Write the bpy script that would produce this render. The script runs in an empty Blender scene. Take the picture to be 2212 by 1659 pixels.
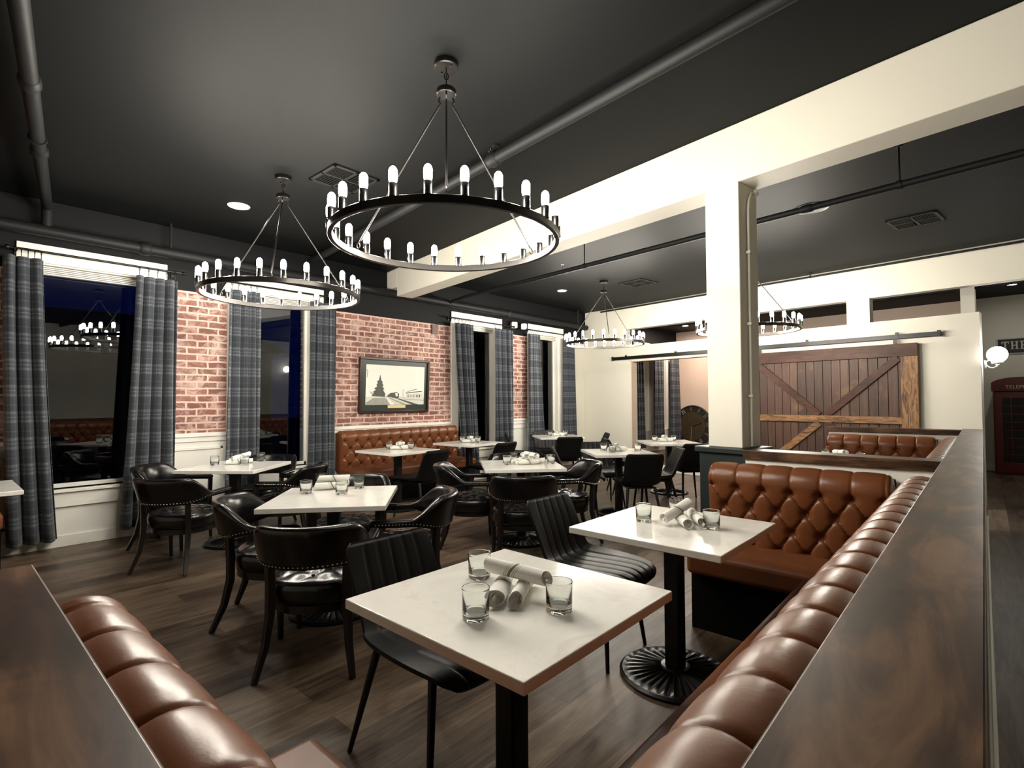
import bpy, bmesh, math, random
from math import sin, cos, pi, radians, sqrt, atan2
from mathutils import Vector, Matrix
random.seed(7)
scene = bpy.context.scene
C = scene.collection

# ------------------------------------------------------------------ mesh builder
class MB:
    def __init__(s):
        s.v = []; s.f = []; s.m = []; s.uv = {}
    def add(s, vs, fs, mi=0):
        b = len(s.v); s.v += [tuple(p) for p in vs]
        for f in fs:
            s.f.append(tuple(b + i for i in f)); s.m.append(mi)
        return b
    def box(s, x0, x1, y0, y1, z0, z1, mi=0, M=None):
        vs = [Vector((x, y, z)) for x in (x0, x1) for y in (y0, y1) for z in (z0, z1)]
        if M is not None: vs = [M @ p for p in vs]
        s.add(vs, [(0,1,3,2),(4,6,7,5),(0,4,5,1),(2,3,7,6),(0,2,6,4),(1,5,7,3)], mi); return s
    def bar(s, p0, p1, w, h, mi=0, up=(0,0,1)):
        p0 = Vector(p0); p1 = Vector(p1); d = (p1-p0); L = d.length; d.normalize()
        u = Vector(up); r = d.cross(u)
        if r.length < 1e-5: r = d.cross(Vector((1,0,0)))
        r.normalize(); u = r.cross(d)
        M = Matrix((d, r, u)).transposed().to_4x4(); M.translation = p0
        return s.box(0, L, -w/2, w/2, -h/2, h/2, mi, M)
    def grid(s, P, cu=False, cv=False, mi=0, uv=None):
        nu = len(P); nv = len(P[0]); b = len(s.v)
        for i in range(nu):
            for j in range(nv):
                s.v.append(tuple(P[i][j]))
                if uv: s.uv[b+i*nv+j] = uv[i][j]
        for i in range(nu if cu else nu-1):
            for j in range(nv if cv else nv-1):
                a = b+i*nv+j; i2 = (i+1) % nu; j2 = (j+1) % nv
                s.f.append((a, b+i2*nv+j, b+i2*nv+j2, b+i*nv+j2)); s.m.append(mi)
        return b
    def tube(s, pts, r, n=10, closed=False, mi=0, caps=True):
        pts = [Vector(p) for p in pts]; N = len(pts); rs = r if isinstance(r, (list, tuple)) else [r]*N
        P = []; prev = None
        for i, p in enumerate(pts):
            if closed: t = pts[(i+1) % N]-pts[i-1]
            else: t = pts[min(i+1, N-1)]-pts[max(i-1, 0)]
            t.normalize()
            if prev is None:
                a = Vector((0,0,1)) if abs(t.z) < .9 else Vector((1,0,0))
                u = (a - t*a.dot(t)).normalized()
            else:
                u = (prev - t*prev.dot(t)).normalized()
            prev = u; w = t.cross(u)
            P.append([p + (u*cos(2*pi*k/n)+w*sin(2*pi*k/n))*rs[i] for k in range(n)])
        b = s.grid(P, cu=closed, cv=True, mi=mi)
        if caps and not closed:
            s.f.append(tuple(b+k for k in range(n))[::1]); s.m.append(mi)
            s.f.append(tuple(b+(N-1)*n+k for k in range(n))[::-1]); s.m.append(mi)
        return s
    def lathe(s, prof, n=24, c=(0,0,0), mi=0, close=False):
        P = [[(c[0]+r*cos(2*pi*k/n), c[1]+r*sin(2*pi*k/n), c[2]+z) for r, z in prof] for k in range(n)]
        s.grid(P, cu=True, cv=close, mi=mi); return s
    def ball(s, c, r, n=12, m=8, mi=0, sz=1):
        prof = [(max(r*sin(pi*k/m), 1e-5), -r*sz*cos(pi*k/m)) for k in range(m+1)]
        return s.lathe(prof, n, c, mi)
    def poly(s, pts, mi=0):
        s.add(pts, [tuple(range(len(pts)))], mi); return s
    def prism(s, pts2, y0, y1, mi=0):      # polygon in x,z pushed along y
        n = len(pts2); vs = [(x, y0, z) for x, z in pts2]+[(x, y1, z) for x, z in pts2]
        fs = [tuple(range(n)), tuple(range(2*n-1, n-1, -1))]+[(i, n+i, n+(i+1) % n, (i+1) % n) for i in range(n)]
        s.add(vs, fs, mi); return s
    def build(s, name, mats, parent=None, bevel=0, seg=2, smooth=True, ang=38, loc=None, rz=0, sub=0):
        me = bpy.data.meshes.new(name); me.from_pydata(s.v, [], s.f)
        if not isinstance(mats, (list, tuple)): mats = [mats]
        for m in mats: me.materials.append(m)
        if len(mats) > 1: me.polygons.foreach_set('material_index', s.m)
        if s.uv:
            ul = me.uv_layers.new(name='UVMap')
            for l in me.loops: ul.data[l.index].uv = s.uv.get(l.vertex_index, (0,0))
        bm = bmesh.new(); bm.from_mesh(me)
        if not bevel: bmesh.ops.remove_doubles(bm, verts=bm.verts, dist=1e-5)
        bmesh.ops.recalc_face_normals(bm, faces=bm.faces); bm.to_mesh(me); bm.free()
        if smooth:
            me.polygons.foreach_set('use_smooth', [True]*len(me.polygons)); me.set_sharp_from_angle(angle=radians(ang))
        o = bpy.data.objects.new(name, me); C.objects.link(o)
        if parent: o.parent = parent
        if loc: o.location = loc
        if rz: o.rotation_euler = (0,0,rz)
        if bevel:
            b = o.modifiers.new('b', 'BEVEL'); b.width = bevel; b.segments = seg; b.limit_method = 'ANGLE'; b.angle_limit = radians(40)
            b.harden_normals = False
        if sub:
            b = o.modifiers.new('s', 'SUBSURF'); b.levels = sub; b.render_levels = sub
        return o

def tag(o, label=None, cat=None, group=None, kind=None):
    if label: o['label'] = label
    if cat: o['category'] = cat
    if group: o['group'] = group
    if kind: o['kind'] = kind
    return o
def thing(name, label, cat, loc=(0,0,0), rz=0, group=None):
    o = bpy.data.objects.new(name, None); C.objects.link(o); o.empty_display_size = .1
    o.location = loc; o.rotation_euler = (0,0,rz)
    return tag(o, label, cat, group)
def dup(root, loc, rz, label, group=None):
    def cp(o, par):
        c = o.copy(); C.objects.link(c)
        if par: c.parent = par
        for ch in [x for x in bpy.data.objects if x.parent == o]: cp(ch, c)
        return c
    kids = {}
    for x in bpy.data.objects:
        if x.parent: kids.setdefault(x.parent.name, []).append(x)
    def cp2(o, par):
        c = o.copy(); C.objects.link(c)
        if par: c.parent = par
        for ch in kids.get(o.name, []): cp2(ch, c)
        return c
    r = cp2(root, None); r.location = loc; r.rotation_euler = (0,0,rz); r['label'] = label
    if group: r['group'] = group
    return r
def struct(o): o['kind'] = 'structure'; return o

# ------------------------------------------------------------------ materials
class NT:
    def __init__(s, name):
        s.mat = bpy.data.materials.new(name); s.mat.use_nodes = True
        s.t = s.mat.node_tree; s.n = s.t.nodes; s.bs = s.n['Principled BSDF']; s.out = s.n['Material Output']
    def new(s, typ, **kw):
        n = s.n.new(typ)
        for k, v in kw.items(): setattr(n, k, v)
        return n
    def link(s, a, b): s.t.links.new(a, b)
    def val(s, x, sock):
        if hasattr(x, 'links') or isinstance(x, bpy.types.NodeSocket): s.link(x, sock)
        else: sock.default_value = x
    def math(s, op, a, b=0.0, c=0.0):
        n = s.new('ShaderNodeMath', operation=op); s.val(a, n.inputs[0]); s.val(b, n.inputs[1]); s.val(c, n.inputs[2]); return n.outputs[0]
    def ramp(s, fac, stops, interp='LINEAR'):
        n = s.new('ShaderNodeValToRGB'); n.color_ramp.interpolation = interp; e = n.color_ramp.elements
        while len(e) < len(stops): e.new(.5)
        for el, (p, c) in zip(e, stops): el.position = p; el.color = (*c, 1) if len(c) == 3 else c
        s.link(fac, n.inputs[0]); return n.outputs[0]
    def mix(s, fac, a, b, bt='MIX'):
        n = s.new('ShaderNodeMix', data_type='RGBA', blend_type=bt); s.val(fac, n.inputs[0])
        for x, i in ((a, 6), (b, 7)):
            if isinstance(x, bpy.types.NodeSocket): s.link(x, n.inputs[i])
            else: n.inputs[i].default_value = (*x, 1)
        return n.outputs[2]
    def noise(s, scale, detail=3, vec=None, rough=.5, dist=0):
        n = s.new('ShaderNodeTexNoise'); n.inputs['Scale'].default_value = scale; n.inputs['Detail'].default_value = detail
        n.inputs['Roughness'].default_value = rough; n.inputs['Distortion'].default_value = dist
        if vec is not None: s.link(vec, n.inputs['Vector'])
        return n.outputs[0]
    def coord(s, kind='Object', scale=(1,1,1), rot=(0,0,0), loc=(0,0,0)):
        t = s.new('ShaderNodeTexCoord'); m = s.new('ShaderNodeMapping'); s.link(t.outputs[kind], m.inputs[0])
        m.inputs['Scale'].default_value = scale; m.inputs['Rotation'].default_value = rot; m.inputs['Location'].default_value = loc
        return m.outputs[0]
    def bump(s, h, strength=.2, dist=.01):
        n = s.new('ShaderNodeBump'); n.inputs['Strength'].default_value = strength; n.inputs['Distance'].default_value = dist
        s.link(h, n.inputs['Height']); s.link(n.outputs[0], s.bs.inputs['Normal'])
    def set(s, col=None, rough=None, metal=None, spec=None, coat=None):
        if col is not None:
            if isinstance(col, bpy.types.NodeSocket): s.link(col, s.bs.inputs['Base Color'])
            else: s.bs.inputs['Base Color'].default_value = (*col, 1)
        if rough is not None: s.val(rough, s.bs.inputs['Roughness'])
        if metal is not None: s.bs.inputs['Metallic'].default_value = metal
        if spec is not None: s.bs.inputs['Specular IOR Level'].default_value = spec
        if coat is not None: s.bs.inputs['Coat Weight'].default_value = coat; s.bs.inputs['Coat Roughness'].default_value = .2
        return s.mat
def plain(name, col, rough=.5, metal=0, nz=0, nscale=8, spec=.5):
    t = NT(name)
    c = col
    if nz:
        f = t.noise(nscale, 4, t.coord()); c = t.mix(f, tuple(x*(1-nz) for x in col), tuple(min(1, x*(1+nz)) for x in col))
    return t.set(c, rough, metal, spec)
def emit(name, col, st):
    t = NT(name); e = t.new('ShaderNodeEmission'); e.inputs[0].default_value = (*col, 1); e.inputs[1].default_value = st
    t.link(e.outputs[0], t.out.inputs[0]); return t.mat

M = {}
M['cream'] = plain('cream_paint', (.69,.668,.585), .55, nz=.03, nscale=3)
M['white'] = plain('white_trim_paint', (.82,.80,.74), .4, nz=.02)
M['pinkwall'] = plain('pale_pink_paint', (.74,.60,.50), .6, nz=.03)
M['black_wall'] = plain('black_wall_paint', (.005,.0055,.0065), .6, nz=.2, spec=.15)
M['ceil'] = plain('charcoal_ceiling_paint', (.0052,.0060,.0063), .62, nz=.12, nscale=1.2, spec=.12)
M['pipe'] = plain('charcoal_pipe_paint', (.009,.010,.011), .55, nz=.1, spec=.22)
M['blackmetal'] = plain('black_metal', (.005,.005,.0055), .38, .3)
M['iron'] = plain('cast_iron', (.02,.02,.021), .32, .75, nz=.3, nscale=40)
M['ring'] = plain('bronze_black_metal', (.03,.028,.027), .3, .8)
M['chrome'] = plain('chrome', (.35,.34,.33), .18, 1.0)
M['green'] = plain('dark_green_paint', (.006,.013,.012), .42, nz=.1)
M['woodblack'] = plain('ebonised_wood', (.006,.004,.0032), .33, nz=.3, nscale=20)
M['brass'] = plain('brass', (.55,.40,.16), .35, .9)
M['nail'] = plain('pewter_nail', (.45,.42,.38), .25, 1.0)
M['red'] = plain('red_enamel', (.085,.004,.003), .35, nz=.1)
M['offwhite'] = plain('offwhite_plastic', (.82,.82,.78), .4)
M['darkgap'] = plain('matte_black', (.003,.003,.003), .9, spec=.08)
M['sign'] = plain('sign_black', (.015,.015,.015), .5, nz=.2)
M['letter'] = plain('letter_white', (.55,.55,.50), .6, nz=.25, nscale=30)
M['gold'] = plain('gold_letter', (.55,.45,.25), .5)
M['matgreen'] = plain('green_mat_board', (.016,.027,.021), .35, nz=.15)
M['framewood'] = plain('dark_frame_wood', (.028,.010,.0045), .3, nz=.3, nscale=30)
M['plate'] = plain('cream_name_plate', (.72,.58,.28), .4, nz=.1, nscale=60)
M['clockbrown'] = plain('aged_bronze_face', (.055,.04,.02), .5, .2, nz=.35, nscale=9)
M['clockdark'] = plain('aged_black_rim', (.02,.016,.012), .5, .1, nz=.3)
M['numeral'] = plain('pale_metal_numeral', (.60,.56,.46), .4, .4)
M['bulb'] = emit('warm_bulb', (1, .925, .80), 385)
M['down'] = emit('downlight_lamp', (1, .95, .86), 320)
M['downpink'] = emit('warm_downlight_lamp', (1, .82, .68), 2200)
M['globe'] = emit('globe_lamp', (1, .96, .90), 40)

def leather(name, col, rough, nb=.12, nscale=260, wr=.0, spec=.5):
    t = NT(name); co = t.coord(); n1 = t.noise(5, 3, co); c = t.mix(n1, tuple(x*.75 for x in col), tuple(x*1.2 for x in col))
    r = t.math('ADD', t.math('MULTIPLY', t.noise(9, 3, co), .16), rough-.08)
    fine = t.noise(nscale, 2, co)
    if wr:
        w = t.noise(14, 5, t.coord(scale=(1,1,1)), dist=1.2); fine = t.math('ADD', t.math('MULTIPLY', w, wr), t.math('MULTIPLY', fine, .15))
    t.bump(fine, nb, .004); return t.set(c, r, spec=spec)
M['brown'] = leather('cognac_leather', (.148,.049,.0175), .33, .20, 200, 1.0, .38)
M['brownseat'] = leather('cognac_seat_leather', (.148,.049,.0175), .46, .20, 200, 1.0, .28)
M['blackleather'] = leather('glossy_black_leather', (.0035,.0035,.004), .24, .1, 220, .8)
M['softblack'] = leather('matte_black_leatherette', (.0055,.006,.0065), .45, .12, 300, 0, .22)

def m_quartz():
    t = NT('white_quartz'); co = t.coord(); n = t.noise(3.2, 6, co, .65, 1.5)
    c = t.ramp(n, [(.35, (.80,.785,.735)), (.5, (.845,.835,.79)), (.62, (.76,.74,.69)), (.7, (.84,.83,.79))])
    return t.set(c, .13, spec=.5)
M['quartz'] = m_quartz()
def m_floor():
    t = NT('wood_plank_floor'); co = t.coord()
    b = t.new('ShaderNodeTexBrick'); t.link(co, b.inputs['Vector']); b.offset = .37
    for k, v in dict(Scale=1.0).items(): b.inputs[k].default_value = v
    b.inputs['Brick Width'].default_value = 1.22; b.inputs['Row Height'].default_value = .18; b.inputs['Mortar Size'].default_value = .0012
    b.inputs['Color1'].default_value = (0,0,0,1); b.inputs['Color2'].default_value = (1,1,1,1); b.inputs['Mortar'].default_value = (.5,.5,.5,1); b.inputs['Bias'].default_value = 0
    g = t.noise(2.2, 8, t.coord(scale=(1.1, 11, 1)), .68, .8)
    g2 = t.noise(1.1, 3, t.coord(scale=(.7, 3, 1)), .5, 1.6)
    tone = t.math('ADD', t.math('MULTIPLY', b.outputs['Color'], .28), t.math('ADD', t.math('MULTIPLY', g, .78), t.math('MULTIPLY', g2, .36)))
    c = t.ramp(tone, [(.40, (.010,.0055,.0034)), (.56, (.042,.026,.016)), (.74, (.105,.072,.047)), (.95, (.20,.148,.105))])
    c = t.mix(b.outputs['Fac'], c, (.02,.014,.01))
    t.bump(t.math('ADD', g, t.math('MULTIPLY', b.outputs['Fac'], -1)), .08, .004)
    return t.set(c, .42, spec=.22)
M['floor'] = m_floor()
def m_brick():
    t = NT('red_brick_paper'); tc = t.new('ShaderNodeTexCoord'); sp = t.new('ShaderNodeSeparateXYZ'); t.link(tc.outputs['Object'], sp.inputs[0])
    cb = t.new('ShaderNodeCombineXYZ'); t.link(sp.outputs[0], cb.inputs[0]); t.link(sp.outputs[2], cb.inputs[1])
    nz = t.new('ShaderNodeTexNoise'); nz.inputs['Scale'].default_value = 11; nz.inputs['Detail'].default_value = 3; t.link(cb.outputs[0], nz.inputs['Vector'])
    va = t.new('ShaderNodeVectorMath', operation='MULTIPLY_ADD'); t.link(nz.outputs['Color'], va.inputs[0]); va.inputs[1].default_value = (.022,.022,0); t.link(cb.outputs[0], va.inputs[2])
    b = t.new('ShaderNodeTexBrick'); t.link(va.outputs[0], b.inputs['Vector']); b.offset = .5
    b.inputs['Scale'].default_value = 1; b.inputs['Brick Width'].default_value = .215; b.inputs['Row Height'].default_value = .077
    b.inputs['Mortar Size'].default_value = .0110; b.inputs['Mortar Smooth'].default_value = .25
    b.inputs['Color1'].default_value = (.29,.125,.098,1); b.inputs['Color2'].default_value = (.155,.066,.055,1); b.inputs['Mortar'].default_value = (.70,.50,.41,1)
    p = t.noise(6.5, 6, cb.outputs[0], .7, .8); pm = t.ramp(p, [(.47, (0,0,0)), (.60, (1,1,1))])
    c = t.mix(t.math('MULTIPLY', pm, .75), b.outputs['Color'], (.60,.43,.37))
    d = t.ramp(t.noise(1.6, 4, cb.outputs[0]), [(.35, (.72,.70,.70)), (.65, (1.12,1.1,1.1))]); c = t.mix(1, c, d, 'MULTIPLY')
    t.bump(t.math('SUBTRACT', t.math('MULTIPLY', p, .4), b.outputs['Fac']), .35, .006)
    return t.set(c, .7)
M['brick'] = m_brick()
def m_plaid():
    t = NT('grey_plaid_cloth'); u = t.new('ShaderNodeTexCoord'); sp = t.new('ShaderNodeSeparateXYZ'); t.link(u.outputs['UV'], sp.inputs[0])
    def band(s, per):
        f = t.math('FRACT', t.math('DIVIDE', s, per))
        return t.ramp(f, [(0, (.25,.25,.25)), (.10, (.25,.25,.25)), (.12, (.75,.75,.75)), (.2, (.8,.8,.8)), (.22, (.4,.4,.4)), (.30, (.4,.4,.4)), (.31, (.85,.85,.85)), (.34, (.85,.85,.85)), (.35, (.4,.4,.4)), (.44, (.4,.4,.4)), (.46, (.8,.8,.8)), (.54, (.75,.75,.75)), (.56, (.22,.22,.22)), (.76, (.2,.2,.2)), (.78, (.55,.55,.55)), (.80, (.55,.55,.55)), (.82, (.2,.2,.2)), (1, (.25,.25,.25))])
    a = band(sp.outputs[0], .235); b = band(sp.outputs[1], .235)
    s = t.math('ADD', t.math('MULTIPLY', a, .5), t.math('MULTIPLY', b, .5))
    wv = t.noise(1, 2, t.coord('UV', scale=(420, 60, 1)))
    s = t.math('ADD', s, t.math('MULTIPLY', t.math('SUBTRACT', wv, .5), .55))
    c = t.ramp(s, [(.1, (.022,.026,.034)), (.45, (.062,.070,.083)), (.75, (.16,.172,.185)), (1, (.33,.34,.35))])
    t.set(c, .85, spec=.2); t.bs.inputs['Sheen Weight'].default_value = .15; return t.mat
M['plaid'] = m_plaid()
def m_wood(name, cols, scale=(1.2, 9, 9), rough=.34, coat=0, kd=3.0):
    t = NT(name); g = t.noise(1.6, 7, t.coord(scale=scale), .62, 1.3); w = t.noise(kd, 4, t.coord(scale=tuple(x**.45 for x in scale)), .55, 1.0)
    f = t.math('ADD', t.math('MULTIPLY', g, .5), t.math('MULTIPLY', w, .5))
    c = t.ramp(f, [(.36, cols[0]), (.5, cols[1]), (.62, cols[2])])
    t.bump(g, .06, .004); return t.set(c, rough, coat=coat, spec=.3)
WAL = [(.013,.0058,.0032), (.050,.023,.012), (.15,.078,.040)]
M['walnut_x'] = m_wood('walnut_along_wall', WAL, (1.3, 7, 7), .36, kd=2.2)
M['walnut_y'] = m_wood('walnut_across', WAL, (7, 1.3, 7), .36, kd=2.2)
def m_barn():
    t = NT('barn_planks'); tc = t.new('ShaderNodeTexCoord'); sp = t.new('ShaderNodeSeparateXYZ'); t.link(tc.outputs['Object'], sp.inputs[0])
    k = t.math('FLOOR', t.math('DIVIDE', sp.outputs[0], .118)); wn = t.new('ShaderNodeTexWhiteNoise', noise_dimensions='1D'); t.link(k, wn.inputs['W'])
    g = t.noise(2.5, 7, t.coord(scale=(12, 12, 1)), .65, .8)
    f = t.math('ADD', t.math('MULTIPLY', wn.outputs['Value'], .35), t.math('MULTIPLY', g, .65))
    c = t.ramp(f, [(.25, (.026,.010,.006)), (.5, (.062,.026,.015)), (.8, (.115,.056,.034))])
    pt = t.ramp(t.noise(2.6, 5, t.coord(), .6, .6), [(.60, (0,0,0)), (.70, (1,1,1))]); c = t.mix(t.math('MULTIPLY', pt, .35), c, (.26,.14,.06))
    t.bump(g, .15, .006); return t.set(c, .55)
M['barn'] = m_barn()
M['barnrail'] = m_wood('barn_rail_dark', [(.026,.0095,.0055), (.056,.021,.012), (.085,.036,.020)], (1.5, 10, 10), .5)
M['barnworn_v'] = None
def m_worn(nm, sc):
    t = NT(nm); g = t.noise(3.5, 6, t.coord(scale=sc), .65, 1.2)
    c = t.ramp(g, [(.34, (.05,.019,.009)), (.44, (.13,.058,.021)), (.57, (.30,.155,.058)), (.68, (.07,.028,.012))]); t.bump(g, .2, .006)
    return t.set(c, .55)
M['barnworn'] = m_worn('barn_rail_worn', (1.0, 5, 5)); M['barnworn_v'] = m_worn('barn_stile_worn', (5, 5, 1.0))
def m_glass(name, rough=0.0, col=(1,1,1)):
    t = NT(name); g = t.new('ShaderNodeBsdfGlass'); g.inputs['IOR'].default_value = 1.5; g.inputs['Roughness'].default_value = rough; g.inputs[0].default_value = (*col, 1)
    t.link(g.outputs[0], t.out.inputs[0]); return t.mat
M['glass'] = m_glass('clear_tumbler_glass', 0, (.98,.99,.985))
def m_pane():
    t = NT('window_glass'); a = t.new('ShaderNodeBsdfTransparent'); a.inputs[0].default_value = (.86,.9,.92,1); g = t.new('ShaderNodeBsdfGlossy'); g.inputs['Roughness'].default_value = .002
    fr = t.new('ShaderNodeFresnel'); fr.inputs[0].default_value = 1.55; mx = t.new('ShaderNodeMixShader'); t.link(t.math('MULTIPLY', fr.outputs[0], 1.5), mx.inputs[0])
    t.link(a.outputs[0], mx.inputs[1]); t.link(g.outputs[0], mx.inputs[2]); t.link(mx.outputs[0], t.out.inputs[0]); return t.mat
M['pane'] = m_pane()
def m_napkin():
    t = NT('striped_linen'); tc = t.new('ShaderNodeTexCoord'); sp = t.new('ShaderNodeSeparateXYZ'); t.link(tc.outputs['Object'], sp.inputs[0])
    x = t.math('ADD', sp.outputs[0], t.math('MULTIPLY', sp.outputs[2], .55))
    f = t.math('ADD', t.math('MULTIPLY', x, 5.0), .5)
    S = [(0, 0), (.455, 0), (.46, 1), (.468, 1), (.473, 0), (.49, 0), (.495, 1), (.503, 1), (.508, 0), (.53, 0), (.535, 1.6), (.585, 1.6), (.59, 0), (.612, 0), (.617, 1), (.625, 1), (.63, 0), (.645, 0), (.65, 1), (.658, 1), (.663, 0)]
    st = t.ramp(f, [(p, (v*.55,)*3) for p, v in S])
    c = t.mix(st, (.80,.79,.75), (.11,.125,.075)); w = t.noise(300, 2, t.coord()); t.bump(w, .2, .003)
    t.set(c, .85, spec=.2); return t.mat
M['napkin'] = m_napkin()
M['photo'] = [plain('print_sky', (.80,.81,.74), .5, nz=.03), plain('print_dark', (.07,.07,.06), .5, nz=.5, nscale=40), plain('print_mid', (.32,.32,.28), .5, nz=.5, nscale=50), plain('print_pale', (.62,.62,.56), .5, nz=.15, nscale=40)]
M['ground'] = plain('outside_ground', (.012,.012,.011), .9, nz=.4)
M['house'] = plain('outside_house', (.010,.010,.012), .9, nz=.2)
M['blind'] = plain('blind_slats', (.75,.73,.68), .5)

# ------------------------------------------------------------------ constants
H = 3.30
YW = 6.60
B82 = radians(-98)
def wall_frame(p):           # local x runs along the slanted far walls towards the aisle, local y away from the viewer
    return Matrix.Translation(p) @ Matrix.Rotation(B82, 4, 'Z')
FB = (9.75, 6.6, 0)

# ------------------------------------------------------------------ room shell
struct(MB().box(-3.2, 15.2, -3.4, 6.9, -.1, 0).build('floor', M['floor']))
struct(MB().box(-3.2, 15.2, -3.4, 6.9, H, H+.1).build('ceiling', M['ceil']))
struct(MB().box(-3.2, 15.2, -3.5, -3.4, 0, H).build('wall_right', M['cream']))
struct(MB().box(-3.3, -3.2, -3.5, 6.9, 0, H).build('wall_front', M['cream']))
# window wall: openings (x0,x1)
OPEN = [(.68,1.56), (2.50,3.38), (5.98,6.90), (7.96,8.80), (12.05,12.75), (13.25,13.85)]
Z0, Z1 = .55, 2.70
wl = thing('wall_left', None, None); del_keys = [k for k in wl.keys()]
wl['kind'] = 'structure'
xs = [-3.2]+[x for o in OPEN for x in o]+[15.2]
cr = MB(); up = MB(); br = MB(); wa = MB(); pk = MB()
edges = [(xs[i], xs[i+1]) for i in range(0, len(xs), 2)]
for a, b in edges:
    up.box(a, b, YW, YW+.3, 2.62, H)
    if 8.7 < a < 9:
        cr.box(8.96, 9.85, YW, YW+.3, 0, 2.62); br.box(a, 8.96, YW, YW+.3, 1.02, 2.62); wa.box(a, 8.96, YW, YW+.3, 0, 1.02); pk.box(9.85, b, YW, YW+.3, 0, 2.62)
    elif a > 9.9: pk.box(a, b, YW, YW+.3, 0, 2.62)
    else: br.box(a, b, YW, YW+.3, 1.02, 2.62); wa.box(a, b, YW, YW+.3, 0, 1.02)
for a, b in OPEN:
    up.box(a, b, YW, YW+.3, Z1, H); wa.box(a, b, YW, YW+.3, 0, Z0)
up.build('upper_wall', M['black_wall'], wl); br.build('brick_facing', M['brick'], wl); wa.build('wainscot', M['white'], wl); pk.build('plaster', M['pinkwall'], wl); cr.build('corner_plaster', M['cream'], wl)
# wainscot rail and raised panel moulding between windows
r = MB()
for a, b in ((-3.2,.52), (1.72,2.34), (3.54,5.82), (7.08,7.80)):
    r.box(a, b, YW-.025, YW, .985, 1.03); r.box(a, b, YW-.012, YW, .93, .985)
    for (x0, x1, z0, z1) in ((a+.03, b-.03, .84, .87), (a+.03, b-.03, .22, .25), (a+.03, a+.06, .22, .87), (b-.06, b-.03, .22, .87)): r.box(x0, x1, YW-.012, YW, z0, z1)
struct(r.build('trim_1', M['white'], bevel=.003))
bb = MB().box(-3.2, 9.7, YW-.018, YW, 0, .11); struct(bb.build('baseboard_left', M['white'], bevel=.004))
for i, (a, b) in enumerate(OPEN):
    w = thing('window_%d' % (i+1), None, None); w['kind'] = 'structure'
    cs = .16 if i < 4 else .09
    m = MB()
    m.box(a-cs, a, YW-.025, YW+.02, Z0, Z1+.17); m.box(b, b+cs, YW-.025, YW+.02, Z0, Z1+.17)
    m.box(a-cs, b+cs, YW-.028, YW+.02, Z1, Z1+.17)
    m.build('casing', M['white'], w, bevel=.004)
    m = MB(); m.box(a, a+.012, YW, YW+.13, Z0, Z1); m.box(b-.012, b, YW, YW+.13, Z0, Z1); m.box(a, b, YW, YW+.13, Z1-.012, Z1)
    m.build('jamb', M['white'], w)
    m = MB(); f = .04
    for q in ((a, a+f, Z0, Z1), (b-f, b, Z0, Z1), (a, b, Z0, Z0+f), (a, b, Z1-f, Z1)): m.box(q[0], q[1], YW+.10, YW+.15, q[2], q[3])
    m.build('sash', M['white'], w, bevel=.004)
    MB().box(a+f, b-f, YW+.122, YW+.128, Z0+f, Z1-f).build('pane', M['pane'], w)
    if i < 4:
        m = MB(); m.box(a-cs-.02, b+cs+.02, YW-.06, YW+.12, Z0-.03, Z0); m.box(a-cs, b+cs, YW-.03, YW, Z0-.17, Z0-.03); m.build('sill', M['white'], w, bevel=.004)
        m = MB()
        for k in range(5): m.box(a+.03, b-.03, YW+.03, YW+.075, Z1-.03-k*.017, Z1-.018-k*.017)
        m.build('raised_blind', M['blind'], w, bevel=.003)
# curtains and rods
def curtain(label, x0t, x1t, x0b, x1b, zt, zb, nf, ph, y=6.44, amp=.06, group='plaid curtains at the dining room windows'):
    nu, nv = 22*nf, 26; P = []; U = []
    cloth = 2.1*max(x1t-x0t, x1b-x0b)
    for i in range(nu+1):
        u = i/nu; row = []; ru = []
        for j in range(nv+1):
            v = j/nv; z = zt+(zb-zt)*v; e = v**1.25
            a = x0t+(x0b-x0t)*e; b = x1t+(x1b-x1t)*e
            th = 2*pi*nf*u+ph+.5*sin(2.2*v+ph)
            A = amp*(.55+.6*v)*(1+.3*sin(7.3*u+ph))
            x = a+(b-a)*u - (b-a)/(nf*2*pi)*.88*sin(th)
            yy = y + A*cos(th)+.2*A*sin(1.37*th+1+2*v)
            row.append((x-(x0t+x1t)/2, yy-y, z)); ru.append((u*cloth+ph, z))
        P.append(row); U.append(ru)
    m = MB(); m.grid(P, uv=U); o = m.build('curtain', M['plaid'], ang=180, loc=((x0t+x1t)/2, y, 0))
    s = o.modifiers.new('t', 'SOLIDIFY'); s.thickness = .004
    return tag(o, label, 'curtain', group)
curtain('grey plaid curtain at the photo left edge, left of the largest window', .43,.70,.50,.845, 2.70,.10, 3, .3)
curtain('grey plaid curtain right of the largest window, before a narrow brick strip', 1.42,1.79,1.32,1.80, 2.68,.11, 4, 1.3)
curtain('grey plaid curtain left of the window behind the lower left chandelier', 2.30,2.66,2.27,2.66, 2.68,.11, 4, 2.6)
curtain('grey plaid curtain just left of the framed train picture brick wall', 3.30,3.66,3.27,3.66, 2.67,.11, 4, .9)
curtain('grey plaid curtain at the right end of the tufted window banquette', 5.76,6.17,5.95,6.30, 2.66,.11, 4, 4.0)
curtain('grey plaid curtain between the white window jamb and narrow far brick strip', 6.70,7.20,6.72,7.24, 2.66,.11, 4, 2.0)
curtain('grey plaid curtain left of the last window, behind the far corner table', 7.64,7.98,7.60,8.14, 2.65,.11, 4, 3.3)
curtain('grey plaid curtain in the far corner beside the plain cream wall', 8.77,9.14,8.76,9.20, 2.65,.11, 4, 5.0)
curtain('leftmost plaid curtain seen through the doorway in the next room', 11.72,12.24,11.72,12.25, 2.62,.15, 4, 1.1, group='plaid curtains in the next room')
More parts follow.
